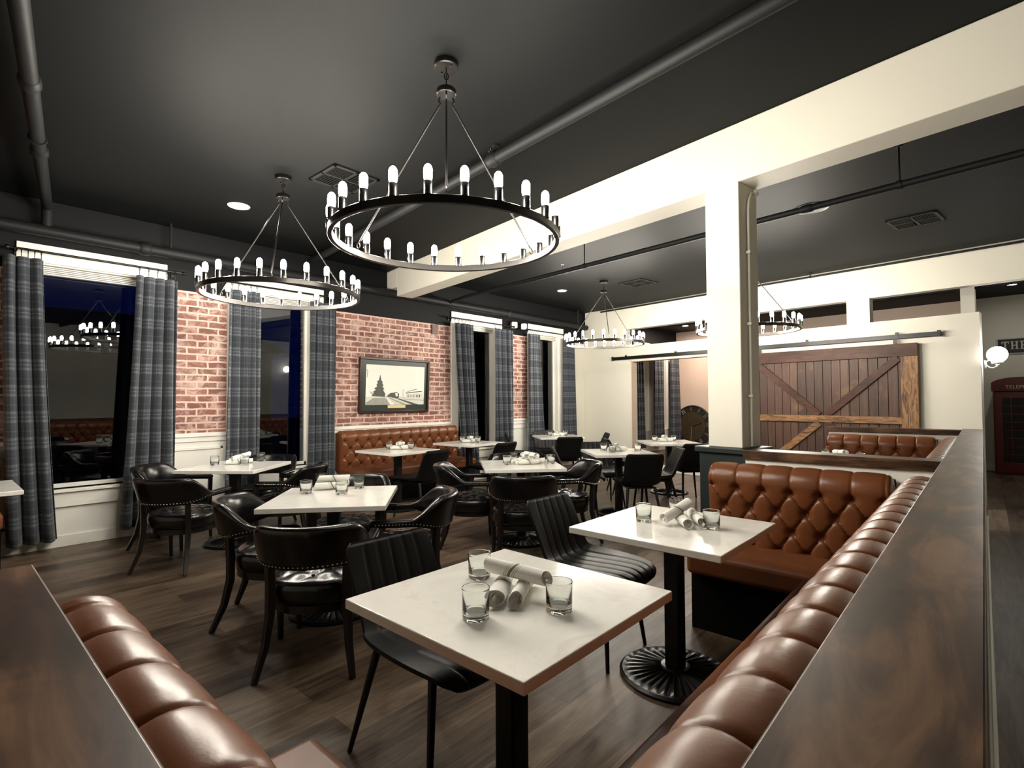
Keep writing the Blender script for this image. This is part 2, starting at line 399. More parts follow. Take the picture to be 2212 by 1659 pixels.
curtain('middle plaid curtain seen through the doorway in the next room', 12.75,13.32,12.72,13.34, 2.62,.15, 4, 2.2, group='plaid curtains in the next room')
curtain('plaid curtain in the next room beside the big round wall clock', 13.84,14.30,13.80,14.42, 2.62,.15, 4, .2, group='plaid curtains in the next room')
def rod(label, x0, x1, z, rings):
    t = thing('curtain_rod', label, 'curtain rod', (x0, 6.45, z), 0, 'black curtain rods above the windows')
    MB().tube([(0,0,0), (x1-x0,0,0)], .011, 10).build('rod', M['blackmetal'], t)
    for x in (-.01, x1-x0+.01): MB().ball((x,0,0), .02, 10, 8).build('finial', M['blackmetal'], t)
    for x in (.06, x1-x0-.06):
        m = MB(); m.tube([(x,0,0), (x,.135,0)], .007, 8); m.box(x-.012, x+.012, .13, .14, -.03, .03); m.build('bracket', M['blackmetal'], t)
    for x in rings:
        m = MB(); m.tube([(x-x0, .0+.022*sin(a), -.014+.022*cos(a)) for a in [2*pi*k/14 for k in range(14)]], .003, 6, True); m.tube([(x-x0,0,-.036), (x-x0,0,-.085)], .003, 6); m.build('ring', M['blackmetal'], t)
def lin(a, b, n): return [a+(b-a)*k/(n-1) for k in range(n)]
rod('black curtain rod with rings across the largest window, photo left', .46, 1.83, 2.775, lin(.50,.68,5)+lin(1.44,1.76,5))
rod('black curtain rod across the window behind the lower left chandelier', 2.22, 3.70, 2.765, lin(2.34,2.62,5)+lin(3.34,3.64,5))
rod('black curtain rod above the window beside the tufted window banquette', 5.70, 7.24, 2.74, lin(5.78,6.12,5)+lin(6.74,7.16,5))
rod('black curtain rod above the last window in the far corner', 7.62, 9.22, 2.73, lin(7.68,7.95,5)+lin(8.80,9.1,5))

# slanted far wall with doorway and high openings
wb = thing('wall_back', None, None); wb['kind'] = 'structure'; wb.location = FB; wb.rotation_euler = (0,0,B82)
T = .16
m = MB(); m.box(0, 1.30, 0, T, 0, 2.47); m.box(1.30, 3.62, 0, T, 2.18, 2.47); m.box(3.62, 6.65, 0, T, 0, 2.47); m.box(0, 1.15, 0, T, 2.47, 2.82); m.box(5.18, 5.47, 0, T, 2.47, 2.82)
m.box(.05, 9.98, 0, T, 2.82, H)
m.build('plaster', M['cream'], wb)
struct(MB().box(0, 6.65, -.02, 0, 0, .12).build('baseboard_back', M['white'], loc=FB, rz=B82))
m = MB(); m.box(1.27, 1.30, -.012, T+.012, 0, 2.18); m.box(3.62, 3.65, -.012, T+.012, 0, 2.18); m.box(1.27, 3.65, -.012, T+.012, 2.15, 2.18)
d = struct(m.build('door_1', M['pinkwall'], loc=FB, rz=B82))
we = MB().box(-.4, 6.5, 0, .15, 0, H); struct(we.build('wall_end', M['pinkwall'], loc=(14.5, 6.6, 0), rz=B82))
struct(MB().box(6.5, 10.2, 0, .15, 0, H).build('wall_passage', M['cream'], loc=(14.5, 6.6, 0), rz=B82))
struct(MB().box(0, 10, -.02, 0, 0, .14).build('baseboard_end', M['white'], loc=(14.5, 6.6, 0), rz=B82))
# small pillar stub and cream dividing wall in the next room right of the openings
struct(MB().box(10.2, 13.6, .06, .22, 0, H).build('wall_hall', M['cream']))
# beam and column
def yb(y): return 3.52+.158*y
bm_h = radians(81)
ov = Vector((sin(bm_h), -cos(bm_h), 0)); dv = Vector((cos(bm_h), sin(bm_h), 0))
def beam_pt(y, off): return Vector((yb(y), y, 0))+ov*off
m = MB()
P = [beam_pt(-3.4, 0), beam_pt(6.28, 0), beam_pt(6.28, .25), beam_pt(-3.4, .25)]
def quadprism(m, P, z0, z1):
    vs = [(p.x, p.y, z0) for p in P]+[(p.x, p.y, z1) for p in P]
    m.add(vs, [(0,1,2,3), (7,6,5,4)]+[(i, (i+1) % 4, 4+(i+1) % 4, 4+i) for i in range(4)])
quadprism(m, P, 2.89, H)
P2 = [beam_pt(6.28, 0), beam_pt(6.60, 0), beam_pt(6.60, .25), beam_pt(6.28, .25)]
quadprism(m, P2, 3.03, H)
o = m.build('beam', M['cream'], bevel=.006); struct(o)
m = MB(); quadprism(m, [beam_pt(1.225, 0), beam_pt(1.475, 0), beam_pt(1.475, .26), beam_pt(1.225, .26)], 1.05, 2.90)
o = struct(m.build('column', M['cream'], bevel=.006))
m = MB()
quadprism(m, [beam_pt(1.19, -.03), beam_pt(1.53, -.03), beam_pt(1.53, .29), beam_pt(1.19, .29)], 0, 1.01)
quadprism(m, [beam_pt(1.165, -.055), beam_pt(1.555, -.055), beam_pt(1.555, .315), beam_pt(1.165, .315)], 1.01, 1.05)
m.build('column_base', M['green'], o, bevel=.006)
t = thing('conduit', 'white conduit pipe running down the right face of the cream column', 'conduit', (0,0,0))
c0 = beam_pt(1.225, .10)
MB().tube([(c0.x, c0.y-.015, 1.06), (c0.x, c0.y-.015, 2.70), (c0.x+.01, c0.y-.017, 2.78), (c0.x+.05, c0.y-.02, 2.84), (c0.x+.12, c0.y-.02, 2.86)], .0085, 10).build('tube', M['cream'], t)
MB().tube([(c0.x+.10, c0.y-.02, 2.858), (c0.x+.15, c0.y-.02, 2.862)], .024, 12).build('coupling', M['white'], t)
for z in (1.4, 1.9, 2.4): MB().box(c0.x-.022, c0.x+.022, c0.y-.03, c0.y, z, z+.018).build('clip', M['cream'], t)

# ------------------------------------------------------------------ outside
struct(MB().box(-25, 35, 6.95, 45, -.25, -.12).build('ground', M['ground']))
for lab, x0, x1, y0, y1, hh in (('dark low house outside beyond the largest left window', -6, 6.5, 15, 20, 3.9), ('dark house outside seen past the far corner windows', 12, 26, 15, 21, 4.6)):
    t = thing('house', lab, 'house', (x0, y0, -.12))
    MB().box(0, x1-x0, 0, y1-y0, 0, hh-1.0).build('walls', M['house'], t)
    m = MB(); L = x1-x0; D = y1-y0
    m.add([(-.3,-.4,hh-1.05), (L+.3,-.4,hh-1.05), (L+.3,D+.4,hh-1.05), (-.3,D+.4,hh-1.05), (.2,D/2,hh), (L-.2,D/2,hh)], [(0,1,5,4), (2,3,4,5), (0,4,3), (1,2,5), (0,3,2,1)]); m.build('roof', M['house'], t)

# ------------------------------------------------------------------ chandeliers
def chandelier(label, loc, rz):
    t = thing('chandelier', label, 'chandelier', loc, rz, 'wheel chandeliers')
    Z = loc[2]
    R = .62; zr = -1.02           # ring centre below ceiling
    m = MB(); m.lathe([(0.0001,0), (.066,0), (.068,-.006), (.068,-.03), (.062,-.036), (.0001,-.037)], 32); m.build('canopy', M['ring'], t)
    for k in range(2):
        a = .6+pi*k; MB().ball((.045*cos(a), .045*sin(a), -.04), .006, 8, 6).build('screw', M['blackmetal'], t)
    m = MB(); zc = -.05
    for k in range(4):
        a = k*pi/2; m.tube([(.011*cos(q)*cos(a), .011*cos(q)*sin(a), zc-k*.032+.021*sin(q)) for q in [2*pi*i/12 for i in range(12)]], .0035, 6, True)
    m.tube([(0,0,-.03), (0,0,-.16)], .003, 6); m.build('chain', M['ring'], t)
    zh = -.175
    m = MB(); m.lathe([(.0001,.018), (.052,.018), (.056,.012), (.056,-.012), (.052,-.016), (.0001,-.016)], 32, (0,0,zh)); m.build('hub', M['ring'], t)
    # ring : flat band
    m = MB(); n = 96; prof = [(R-.012,-.02), (R+.012,-.02), (R+.012,.02), (R-.012,.02)]
    m.lathe(prof, n, (0,0,zr), close=True); m.build('ring', M['ring'], t, bevel=.003, seg=2)
    for k in range(3):
        a = 2*pi*k/3; ca, sa = cos(a), sin(a)
        m = MB(); m.tube([(.042*ca, .042*sa, zh-.016), (.05*ca, .05*sa, zh-.04), (.036*ca, .036*sa, zh-.055), (.045*ca, .045*sa, zh-.068)], .005, 8)
        m.tube([(.045*ca, .045*sa, zh-.064), (R*.985*ca, R*.985*sa, zr+.06)], .0055, 10)
        m.tube([((R*.985+.012*cos(q))*ca, (R*.985+.012*cos(q))*sa, zr+.045+.016*sin(q)) for q in [2*pi*i/12 for i in range(12)]], .0035, 6, True)
        m.build('rod', M['ring'], t)
    N = 24
    sk = MB().lathe([(.0001,0), (.02,0), (.02,.06), (.0185,.062), (.0001,.062)], 20)
    so = sk.build('socket', M['chrome'], t)
    bp = [(.013,.0), (.017,.006), (.0198,.02)]+[(.0198,.05)]+[(.0198*cos(q), .05+.028*sin(q)) for q in [pi/2*i/6 for i in range(1, 6)]]+[(.0003,.0785)]
    bo = MB().lathe(bp, 16).build('bulb', M['bulb'], so, ang=180); bo.location = (0,0,.061)
    for k in range(N):
        a = 2*pi*(k+.5)/N
        if k == 0: s2, b2 = so, bo
        else:
            s2 = so.copy(); C.objects.link(s2); s2.parent = t; b2 = bo.copy(); C.objects.link(b2); b2.parent = s2
        s2.location = (R*cos(a), R*sin(a), zr+.018)
    return t
def tocam(x, y): return atan2(y, x)+pi
ch = chandelier('largest black wheel chandelier of glowing bulbs, nearest, hanging top centre', (1.928, 2.22, H), tocam(1.928, 2.22))
dup(ch, (1.996, 4.407, H), tocam(1.996, 4.407)-.12, 'wheel chandelier of glowing bulbs lower left, before the brick wall')
dup(ch, (7.272, 4.525, H), tocam(7.272, 4.525)+.12, 'small far wheel chandelier hanging before the plain cream wall corner')
dup(ch, (7.15, 2.28, H), tocam(7.15, 2.28)-.2, 'far wheel chandelier partly hidden behind the cream column')

# ------------------------------------------------------------------ ceiling fittings
def downlight(label, x, y, mat, r=.055, z=H):
    t = thing('downlight', label, 'ceiling light', (x, y, z))
    MB().lathe([(r,-.001), (r+.006,-.008), (r+.022,-.006), (r+.026,0)], 28).build('trim_ring', M['offwhite'], t)
    MB().lathe([(.0001,-.004), (r*.7,-.004), (r,-.002)], 28).build('lamp', mat, t)
downlight('bright round recessed ceiling light beside the lower left chandelier', 2.007, 5.394, M['down'], .075)
downlight('small round recessed ceiling light near the far corner windows', 7.425, 5.472, M['down'], .06)
downlight('recessed ceiling light in the hall at the photo right edge', 12.2, -.405, M['down'], .05)
downlight('recessed ceiling light in the next room, seen over the cream wall', 13.2, 5.75, M['downpink'], .06)
t = thing('ceiling_speaker', 'round unlit grey ceiling speaker right of the cream column', 'ceiling speaker', (5.89, 1.24, H))
m = MB(); m.lathe([(.15,0), (.155,-.012), (.14,-.016), (.135,-.010)], 36); m.build('bezel', plain('speaker_bezel', (.5,.5,.48), .5), t)
MB().lathe([(.0001,-.006), (.136,-.010)], 36).build('grille', plain('speaker_grille', (.22,.22,.215), .7, nz=.3, nscale=200), t)
def vent(label, x, y, s=.42, rz=0):
    t = thing('ceiling_vent', label, 'air vent', (x, y, H), rz, 'ceiling air vents')
    m = MB(); h = s/2
    for q in ((-h, h, -h, -h+.03), (-h, h, h-.03, h), (-h, -h+.03, -h, h), (h-.03, h, -h, h), (-.012, .012, -h, h), (-h, h, -.012, .012)): m.box(*q, -.014, 0)
    m.build('frame', M['ventgrey'], t, bevel=.003)
    MB().box(-h+.02, h-.02, -h+.02, h-.02, -.003, -.001).build('duct_opening', M['darkgap'], t)
    for q, hz in (((-h, 0, -h, 0), 1), ((0, h, -h, 0), 0), ((-h, 0, 0, h), 0), ((0, h, 0, h), 1)):
        for k in range(7):
            f = (k+.5)/7
            m = MB()
            if hz: yy = q[2]+.03+(q[3]-q[2]-.045)*f; m.box(q[0]+.02, q[1]-.01, yy-.008, yy+.008, -.010, -.007)
            else: xx = q[0]+.03+(q[1]-q[0]-.045)*f; m.box(xx-.008, xx+.008, q[2]+.02, q[3]-.01, -.010, -.007)
            m.build('louver', M['ventdark'], t, smooth=False)
M['ventgrey'] = plain('vent_grey', (.0085,.009,.0095), .55, spec=.2); M['ventdark'] = plain('vent_dark', (.003,.003,.003), .6, spec=.1)
vent('square ceiling air vent between the two nearest chandeliers', 2.37, 4.06, .43)
vent('small far ceiling air vent above the far corner chandelier', 7.77, 4.17, .46, radians(-8))
vent('dark ceiling air vent right of the round ceiling speaker', 7.06, .5, .44, radians(-8))

# ------------------------------------------------------------------ pipes
def pipe(label, pts, r, hang=(), coup=(), sprk=(), n=14, extra=()):
    t = thing('ceiling_pipe', label, 'pipe', (0,0,0))
    MB().tube(pts, r, n).build('pipe_run', M['pipe'], t)
    for q in extra: MB().tube(q[0], q[1], 12).build('branch', M['pipe'], t)
    A = Vector(pts[0]); Bq = Vector(pts[-1]); d = (Bq-A).normalized()
    for f in hang:
        p = A.lerp(Bq, f); m = MB(); m.tube([(p.x, p.y, p.z), (p.x, p.y, H)], .007, 8); m.tube([p-d*.015, p+d*.015], r*1.25, n); m.lathe([(.0001,0), (.028,0), (.028,-.012), (.0001,-.012)], 16, (p.x, p.y, H)); m.build('hanger', M['pipe'], t)
    for f in coup:
        p = A.lerp(Bq, f); MB().tube([p-d*.05, p-d*.03, p+d*.03, p+d*.05], [r*1.05, r*1.28, r*1.28, r*1.05], n).build('coupling', M['pipe'], t)
    for f in sprk:
        p = A.lerp(Bq, f); m = MB(); m.tube([(p.x, p.y, p.z+r), (p.x, p.y, p.z+r+.03)], .012, 8)
        m.tube([(p.x-.012, p.y, p.z+r+.03), (p.x-.014, p.y, p.z+r+.045), (p.x, p.y, p.z+r+.06)], .003, 6); m.tube([(p.x+.012, p.y, p.z+r+.03), (p.x+.014, p.y, p.z+r+.045), (p.x, p.y, p.z+r+.06)], .003, 6)
        m.lathe([(.0001,0), (.017,0), (.017,.003), (.0001,.003)], 14, (p.x, p.y, p.z+r+.06)); m.build('sprinkler_head', M['nail'], t)
ZP = 3.20
pipe('thick charcoal ceiling pipe running past the nearest chandelier to the windows', [(2.548-.131*3.5, .654-3.5, ZP), (2.548+.131*5.75, 6.40, ZP)], .043, hang=(.598, .25), coup=(.60, .30), sprk=(.605,))
pipe('dark ceiling pipe in the shadowed upper left corner of the photo', [(.241-.145*5, 3.196-5, ZP), (.241+.145*3.25, 6.45, ZP)], .042, hang=(.8,), coup=(.70, .83), extra=(([(.712, 6.45, 3.2), (.712, 6.45, 2.96)], .042),))
pipe('charcoal pipe running along the top of the window wall', [(-3.1, 6.44, 2.98), (9.62, 6.44, 2.95)], .055, hang=(), coup=(.36, .8), extra=(([(1.72, 6.47, 2.98), (1.72, 6.47, H)], .012), ([(5.64, 6.44, 2.97), (5.64, 6.44, 3.02)], .035), ([(9.3, 6.44, 2.97), (9.3, 6.44, H)], .014)))
pipe('thin black sprinkler pipe behind the cream beam, seen past the column', [(4.794-.129*3, -.237-3, 3.0), (5.59, 5.939, 3.0)], .028, hang=(.40, .74), coup=(.47, .30), sprk=(.78,), extra=(([(5.585, 5.92, 3.0), (5.62, 6.2, 2.99), (5.63, 6.42, 2.97)], .026),))
hw = wall_frame(FB)
pa = hw @ Vector((.6, -.12, 3.24)); pb = hw @ Vector((9.8, -.12, 3.24))
pipe('thin dark pipe just in front of the far high cream header', [pa, pb], .016, hang=(.45, .72, .85))
pa = hw @ Vector((1.2, 1.5, 3.02)); pb = hw @ Vector((8.35, 1.5, 3.02))
pipe('dark pipe in the next room, seen through the high wall openings', [pa, pb], .024, hang=(.62, .75, .84), coup=(.9,))

# ------------------------------------------------------------------ picture, bracket, emergency light
t = thing('framed_picture', 'framed old train station photograph hanging on the brick wall', 'picture', (4.70, 6.572, 1.605)); t.rotation_euler = (radians(2.5), 0, 0)
w, h = .625, .405
m = MB()
for q in ((-w, w, -h, -h+.035), (-w, w, h-.035, h), (-w, -w+.035, -h+.035, h-.035), (w-.035, w, -h+.035, h-.035)): m.box(q[0], q[1], -.03, .02, q[2], q[3])
m.build('frame', M['framewood'], t, bevel=.006)
MB().box(-w+.03, w-.03, -.006, .01, -h+.03, h-.03).build('mat_board', M['matgreen'], t)
pw0, pw1, ph0, ph1 = -.515, .535, -.285, .300
m = MB(); W = pw1-pw0; Hh = ph1-ph0
def pp(pts, mi, y): m.prism([(pw0+u*W, ph0+(1-v)*Hh) for u, v in pts], y, y+.0008, mi)
pp([(0,0), (1,0), (1,1), (0,1)], 0, -.0085)
pp([(0,.80), (.3,.78), (1,.82), (1,1), (0,1)], 3, -.0092)
pp([(0,.95), (.12,.83), (.32,.82), (.40,1), (0,1)], 2, -.0100)
tree = [(.225,.24), (.245,.38), (.275,.44), (.255,.44), (.285,.52), (.265,.53), (.30,.61), (.275,.62), (.315,.72), (.31,.80), (.09,.78), (.13,.70), (.11,.68), (.16,.62), (.13,.59), (.18,.54), (.165,.50), (.19,.45), (.17,.42), (.205,.38)]
pp(tree, 1, -.0108)
pp([(.05,.64), (.12,.72), (.10,.74)], 2, -.0108)
pp([(.33,.79), (.40,.70), (.46,.69), (.50,.67), (.55,.72), (.545,.82), (.52,.85), (.42,.81)], 1, -.0108)
pp([(.48,.70), (.52,.70), (.53,.77), (.495,.79)], 0, -.0116)
pp([(.40,1), (.33,.81), (.35,.81), (.48,1)], 0, -.0104)
pp([(.62,1), (.36,.82), (.37,.81), (.70,1)], 2, -.0104)
pp([(.78,1), (.52,.85), (.55,.84), (.90,1)], 1, -.0104)
pp([(.66,.69), (.95,.64), (.97,.66), (.67,.71)], 1, -.0108)
pp([(.68,.66), (.86,.58), (.87,.60), (.70,.67)], 2, -.0108)
pp([(.68,.72), (.97,.70), (.99,.84), (.68,.82)], 3, -.0104)
for u in (.70,.75,.80,.86,.905): pp([(u,.74), (u+.02,.74), (u+.02,.81), (u,.81)], 1 if u > .85 else 2, -.0112)
pp([(.62,.85), (1,.88), (1,.90), (.62,.86)], 2, -.0108); pp([(.615,.6), (.622,.6), (.622,.82), (.615,.82)], 2, -.0112); pp([(0,.13), (.03,.13), (.02,.32), (.012,.32), (.018,.15), (0,.15)], 2, -.0108)
m.build('photograph', M['photo'], t, smooth=False)
MB().box(-.135, .185, -.012, -.006, -.335, -.288).build('name_plate', M['plate'], t, bevel=.002)
tag(MB().box(5.41, 5.53, 6.575, 6.603, 2.45, 2.61).build('wooden_bracket', plain('bracket_brown', (.10,.05,.035), .5, nz=.3), bevel=.004), 'small dark brown wooden block high on the brick wall', 'bracket')
t = thing('emergency_light', 'white twin head emergency light high between the far windows', 'emergency light', (7.43, 6.55, 2.78))
MB().box(-.08, .11, .0, .05, -.05, .04).build('housing', M['darkgap'], t, bevel=.01)
for x, rr in ((-.10, -.5), (.13, .5)):
    m = MB(); m.box(-.055, .055, -.11, -.01, -.055, .055); o = m.build('lamp_head', M['offwhite'], t, bevel=.012, loc=(x, .0, 0), rz=rr)

# ------------------------------------------------------------------ barn door, track
TL = -.045
t = thing('barn_door_track', 'long black sliding door rail across the cream wall', 'door rail', FB, B82)
MB().box(.84, 6.28, TL-.008, TL, 2.20, 2.262).build('rail', M['blackmetal'], t, bevel=.002)
for s in (1.2, 2.35, 3.5, 4.65, 5.8):
    m = MB(); m.tube([(s, 0, 2.232), (s, TL-.012, 2.232)], .012, 10); m.box(s-.02, s+.02, TL-.015, TL-.008, 2.24, 2.29); m.build('standoff', M['blackmetal'], t)
    MB().ball((s, TL-.018, 2.275), .008, 8, 6).build('bolt', M['nail'], t)
for s in (.86, 6.26): MB().box(s-.02, s+.02, TL-.03, TL-.008, 2.19, 2.275).build('end_stop', M['blackmetal'], t, bevel=.003)
t = thing('barn_door', 'large brown plank sliding barn door with crossed braces', 'barn door', FB, B82)
D0, D1, DZ = 3.68, 6.03, 2.13
m = MB(); k = D0
while k < D1-.01:
    m.box(k+.0025, min(k+.118, D1)-.0025, -.060, -.035, .04, DZ); k += .118
m.build('planks', M['barn'], t, bevel=.003)
F0, F1 = -.088, -.060
MB().box(D0, D1, F0, F1, 1.955, DZ).build('top_rail', M['barnrail'], t, bevel=.003)
MB().box(D0, D1, F0, F1, .04, .22).build('bottom_rail', M['barnrail'], t, bevel=.003)
MB().box(D0, D0+.19, F0, F1, .22, 1.955).build('stile', M['barnworn_v'], t, bevel=.003)
MB().box(D1-.19, D1, F0, F1, .22, 1.955).build('stile', M['barnworn_v'], t, bevel=.003)
MB().box(D0+.19, D1-.19, F0, F1, 1.03, 1.13).build('middle_rail', M['barnworn'], t, bevel=.003)
cs_ = (D0+D1)/2
for (a, b, mt) in (((D0+.22, 1.94), (cs_-.05, 1.14), 'barnrail'), ((D1-.22, 1.94), (cs_+.05, 1.14), 'barnrail'), ((D0+.22, .24), (cs_-.05, 1.02), 'barnworn'), ((D1-.22, .24), (cs_+.05, 1.02), 'barnrail')):
    m = MB(); m.bar((a[0], (F0+F1)/2+.002, a[1]), (b[0], (F0+F1)/2+.002, b[1]), .026, .10); m.build('brace', M[mt], t, bevel=.003)
for s in (D0+.25, D1-.25):
    MB().box(s-.022, s+.022, -.070, -.056, 2.08, 2.197).build('hanger_strap', M['blackmetal'], t)

# ------------------------------------------------------------------ wall clock leaning
t = thing('wall_clock', 'huge round bronze clock with roman numerals leaning in next room', 'clock', (14.30, 6.06, .62), B82)
t.rotation_euler = (radians(-5), 0, B82)
m = MB(); prof = [(.0001,0), (.59,0), (.59,.035), (.565,.045), (.55,.03), (.0001,.028)]
m.lathe(prof, 64); o = m.build('dial_rim', M['clockdark'], t); 
RX = Matrix.Rotation(radians(90), 4, 'X'); o.data.transform(RX)
m = MB(); m.lathe([(.0001,.030), (.40,.030), (.405,.034), (.0001,.036)], 64); o = m.build('dial_face', M['clockbrown'], t); o.data.transform(RX)
num = ['XII','I','II','III','IIII','V','VI','VII','VIII','IX','X','XI']
m = MB()
for k, s in enumerate(num):
    a = -2*pi*k/12+radians(36)
    wds = {'I': .03, 'V': .055, 'X': .055}; tw = sum(wds[c] for c in s); x = -tw/2
    for c in s:
        wd = wds[c]; cx = x+wd/2; x += wd
        segs = {'I': [((0,-.06), (0,.06))], 'V': [((-.02,.06), (0,-.06)), ((.02,.06), (0,-.06))], 'X': [((-.02,.06), (.02,-.06)), ((.02,.06), (-.02,-.06))]}[c]
        for p, q in segs:
            def tr(p): X = cx+p[0]; Zz = .485+p[1]; return (X*cos(a)-Zz*sin(a), -.035, X*sin(a)+Zz*cos(a))
            m.bar(tr(p), tr(q), .004, .009, up=(0,1,0))
m.build('numerals', M['numeral'], t, smooth=False)
for a, L, wd in ((radians(-70), .30, .018), (radians(178), .40, .014)):
    m = MB(); m.bar((0,-.042,0), (L*-sin(a), -.042, L*cos(a)), .006, wd, up=(0,1,0)); m.build('hand', M['numeral'] if L > .35 else M['clockdark'], t)

# ------------------------------------------------------------------ sconce, sign, phone booth
t = thing('wall_sconce', 'white globe wall lamp on a curled bracket at the wall end', 'wall lamp', (8.83, -.02, 1.80), 0)
m = MB(); m.lathe([(.0001,0), (.055,0), (.055,.012), (.03,.02), (.0001,.022)], 24); o = m.build('back_plate', M['offwhite'], t); o.data.transform(Matrix.Rotation(radians(90), 4, 'X'))
MB().tube([(0,-.01,0), (0,-.04,-.035), (0,-.08,-.045), (0,-.115,-.025), (0,-.12,.0)], .009, 10).build('arm', M['offwhite'], t)
MB().tube([(0,-.02,.04), (0,-.05,.06), (0,-.085,.05), (0,-.09,.02), (0,-.07,.005)], .006, 8).build('scroll', M['offwhite'], t)
MB().lathe([(.02,0), (.055,.012), (.06,.03), (.05,.03)], 24, (0,-.12,0)).build('gallery', M['offwhite'], t)
MB().ball((0,-.12,.12), .10, 24, 16).build('globe', M['globe'], t)
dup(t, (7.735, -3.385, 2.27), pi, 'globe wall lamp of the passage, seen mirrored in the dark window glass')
WE = (14.5, 6.6, 0)
t = thing('wall_sign', 'black and white sign reading THE on the hall end wall', 'sign', WE, B82)
MB().box(6.88, 8.2, -.03, -.004, 2.20, 2.50).build('board', M['letter'], t, bevel=.003)
MB().box(6.90, 8.18, -.036, -.03, 2.22, 2.48).build('face', M['sign'], t)
m = MB(); zb, zt = 2.285, 2.435; yy0, yy1 = -.041, -.036
def let(x, rects):
    for a, b, c, d in rects: m.box(x+a*.8, x+b*.8, yy0, yy1, zb+c*(zt-zb), zb+d*(zt-zb))
let(6.95, [(0,.13,.88,1), (0,.016,.72,.9), (.114,.13,.72,.9), (.05,.08,0,1), (.03,.10,0,.09)])
let(7.075, [(.015,.043,0,1), (.092,.12,0,1), (.03,.10,.45,.55), (0,.058,0,.09), (0,.058,.91,1), (.077,.135,0,.09), (.077,.135,.91,1)])
let(7.205, [(.015,.043,0,1), (0,.11,0,.1), (0,.11,.9,1), (.03,.08,.45,.55), (.095,.11,0,.25), (.095,.11,.75,1), (.075,.086,.35,.65)])
m.build('lettering', M['letter'], t, smooth=False)
t = thing('telephone_box', 'red telephone box with domed top at the photo right edge', 'telephone box', tuple(wall_frame(WE) @ Vector((6.87, -.55, 0))), B82)
bw = .82
m = MB(); m.box(0, bw, .05, .50, 0, 1.50); m.build('cabinet_body', M['red'], t, bevel=.01)
m = MB(); m.prism([(-.02, 1.50), (bw+.02, 1.50), (bw+.02, 1.66)]+[(bw/2+(bw/2+.02)*cos(a), 1.64+.12*sin(a)) for a in [pi*k/16 for k in range(1, 16)]]+[(-.02, 1.66)], .02, .50); m.build('domed_top', M['red'], t, bevel=.006)
MB().box(.09, bw-.09, .008, .022, 1.53, 1.63).build('sign_panel', plain('cream_sign_panel', (.06,.005,.004), .5), t)
cu = bpy.data.curves.new('lettering', 'FONT'); cu.body = 'TELEPHONE'; cu.size = .088; cu.align_x = 'CENTER'; cu.extrude = .002
tmp = bpy.data.objects.new('tmp_text', cu); C.objects.link(tmp); bpy.context.view_layer.update()
me = bpy.data.meshes.new_from_object(tmp.evaluated_get(bpy.context.evaluated_depsgraph_get())); bpy.data.objects.remove(tmp); me.materials.clear(); me.materials.append(M['gold'])
o = bpy.data.objects.new('lettering', me); C.objects.link(o); o.parent = t; o.location = (bw/2, .006, 1.55); o.rotation_euler = (radians(90), 0, 0)
m = MB()
m.box(.03, .12, .025, .05, .04, 1.46); m.box(bw-.12, bw-.03, .025, .05, .04, 1.46); m.box(.12, bw-.12, .025, .05, 1.38, 1.46); m.box(.12, bw-.12, .025, .05, .04, .22)
for k in range(1, 8): m.box(.12, bw-.12, .03, .048, .22+k*.145-.006, .22+k*.145+.006)
for x in (.24, bw-.24): m.box(x-.006, x+.006, .03, .048, .22, 1.38)
m.build('door', M['red'], t, bevel=.003)
MB().box(.12, bw-.12, .040, .046, .22, 1.38).build('door_glass', plain('dark_glass', (.004,.003,.003), .1), t)
MB().tube([(bw-.09, .022, .75), (bw-.09, .0, .77), (bw-.09, .0, .88), (bw-.09, .022, .90)], .007, 8).build('handle', M['brass'], t)

# ------------------------------------------------------------------ upholstery
def sm(x): x = max(0, min(1, x)); return x*x*(3-2*x)
def tuft_depth(u, v, p, q, vtop, hh, depth):
    # u along, v height of point, vtop height of the top button row
    row = max(0, round((vtop-v)/q)); off = 0 if row % 2 == 0 else .5
    k = round(u/p-off)+off; r2 = (u-k*p)**2+(v-(vtop-row*q))**2
    well = math.exp(-r2/(.026**2))*(1 if v < vtop else math.exp(-((v-vtop)/.03)**2)) if abs(v-(vtop-row*q)) < .09 else 0
    if v > vtop:
        g = abs(sin(pi*u/p)); f = min(1, (g/.16))**.6*.55+g**.5*.45
        fade = 1-.25*sm((v-vtop)/.12)
        return depth*(1-fade*(1-f)*.62)-depth*well*.9
    dv = (vtop-v)/(2*q); a = abs(sin(pi*(u/p+dv))); b = abs(sin(pi*(u/p-dv)))
    f = (min(1, a/.25)*min(1, b/.25))**.55*.5+(a*b)**.4*.5
    return depth*(1-(1-f)*.75)-depth*well*.9
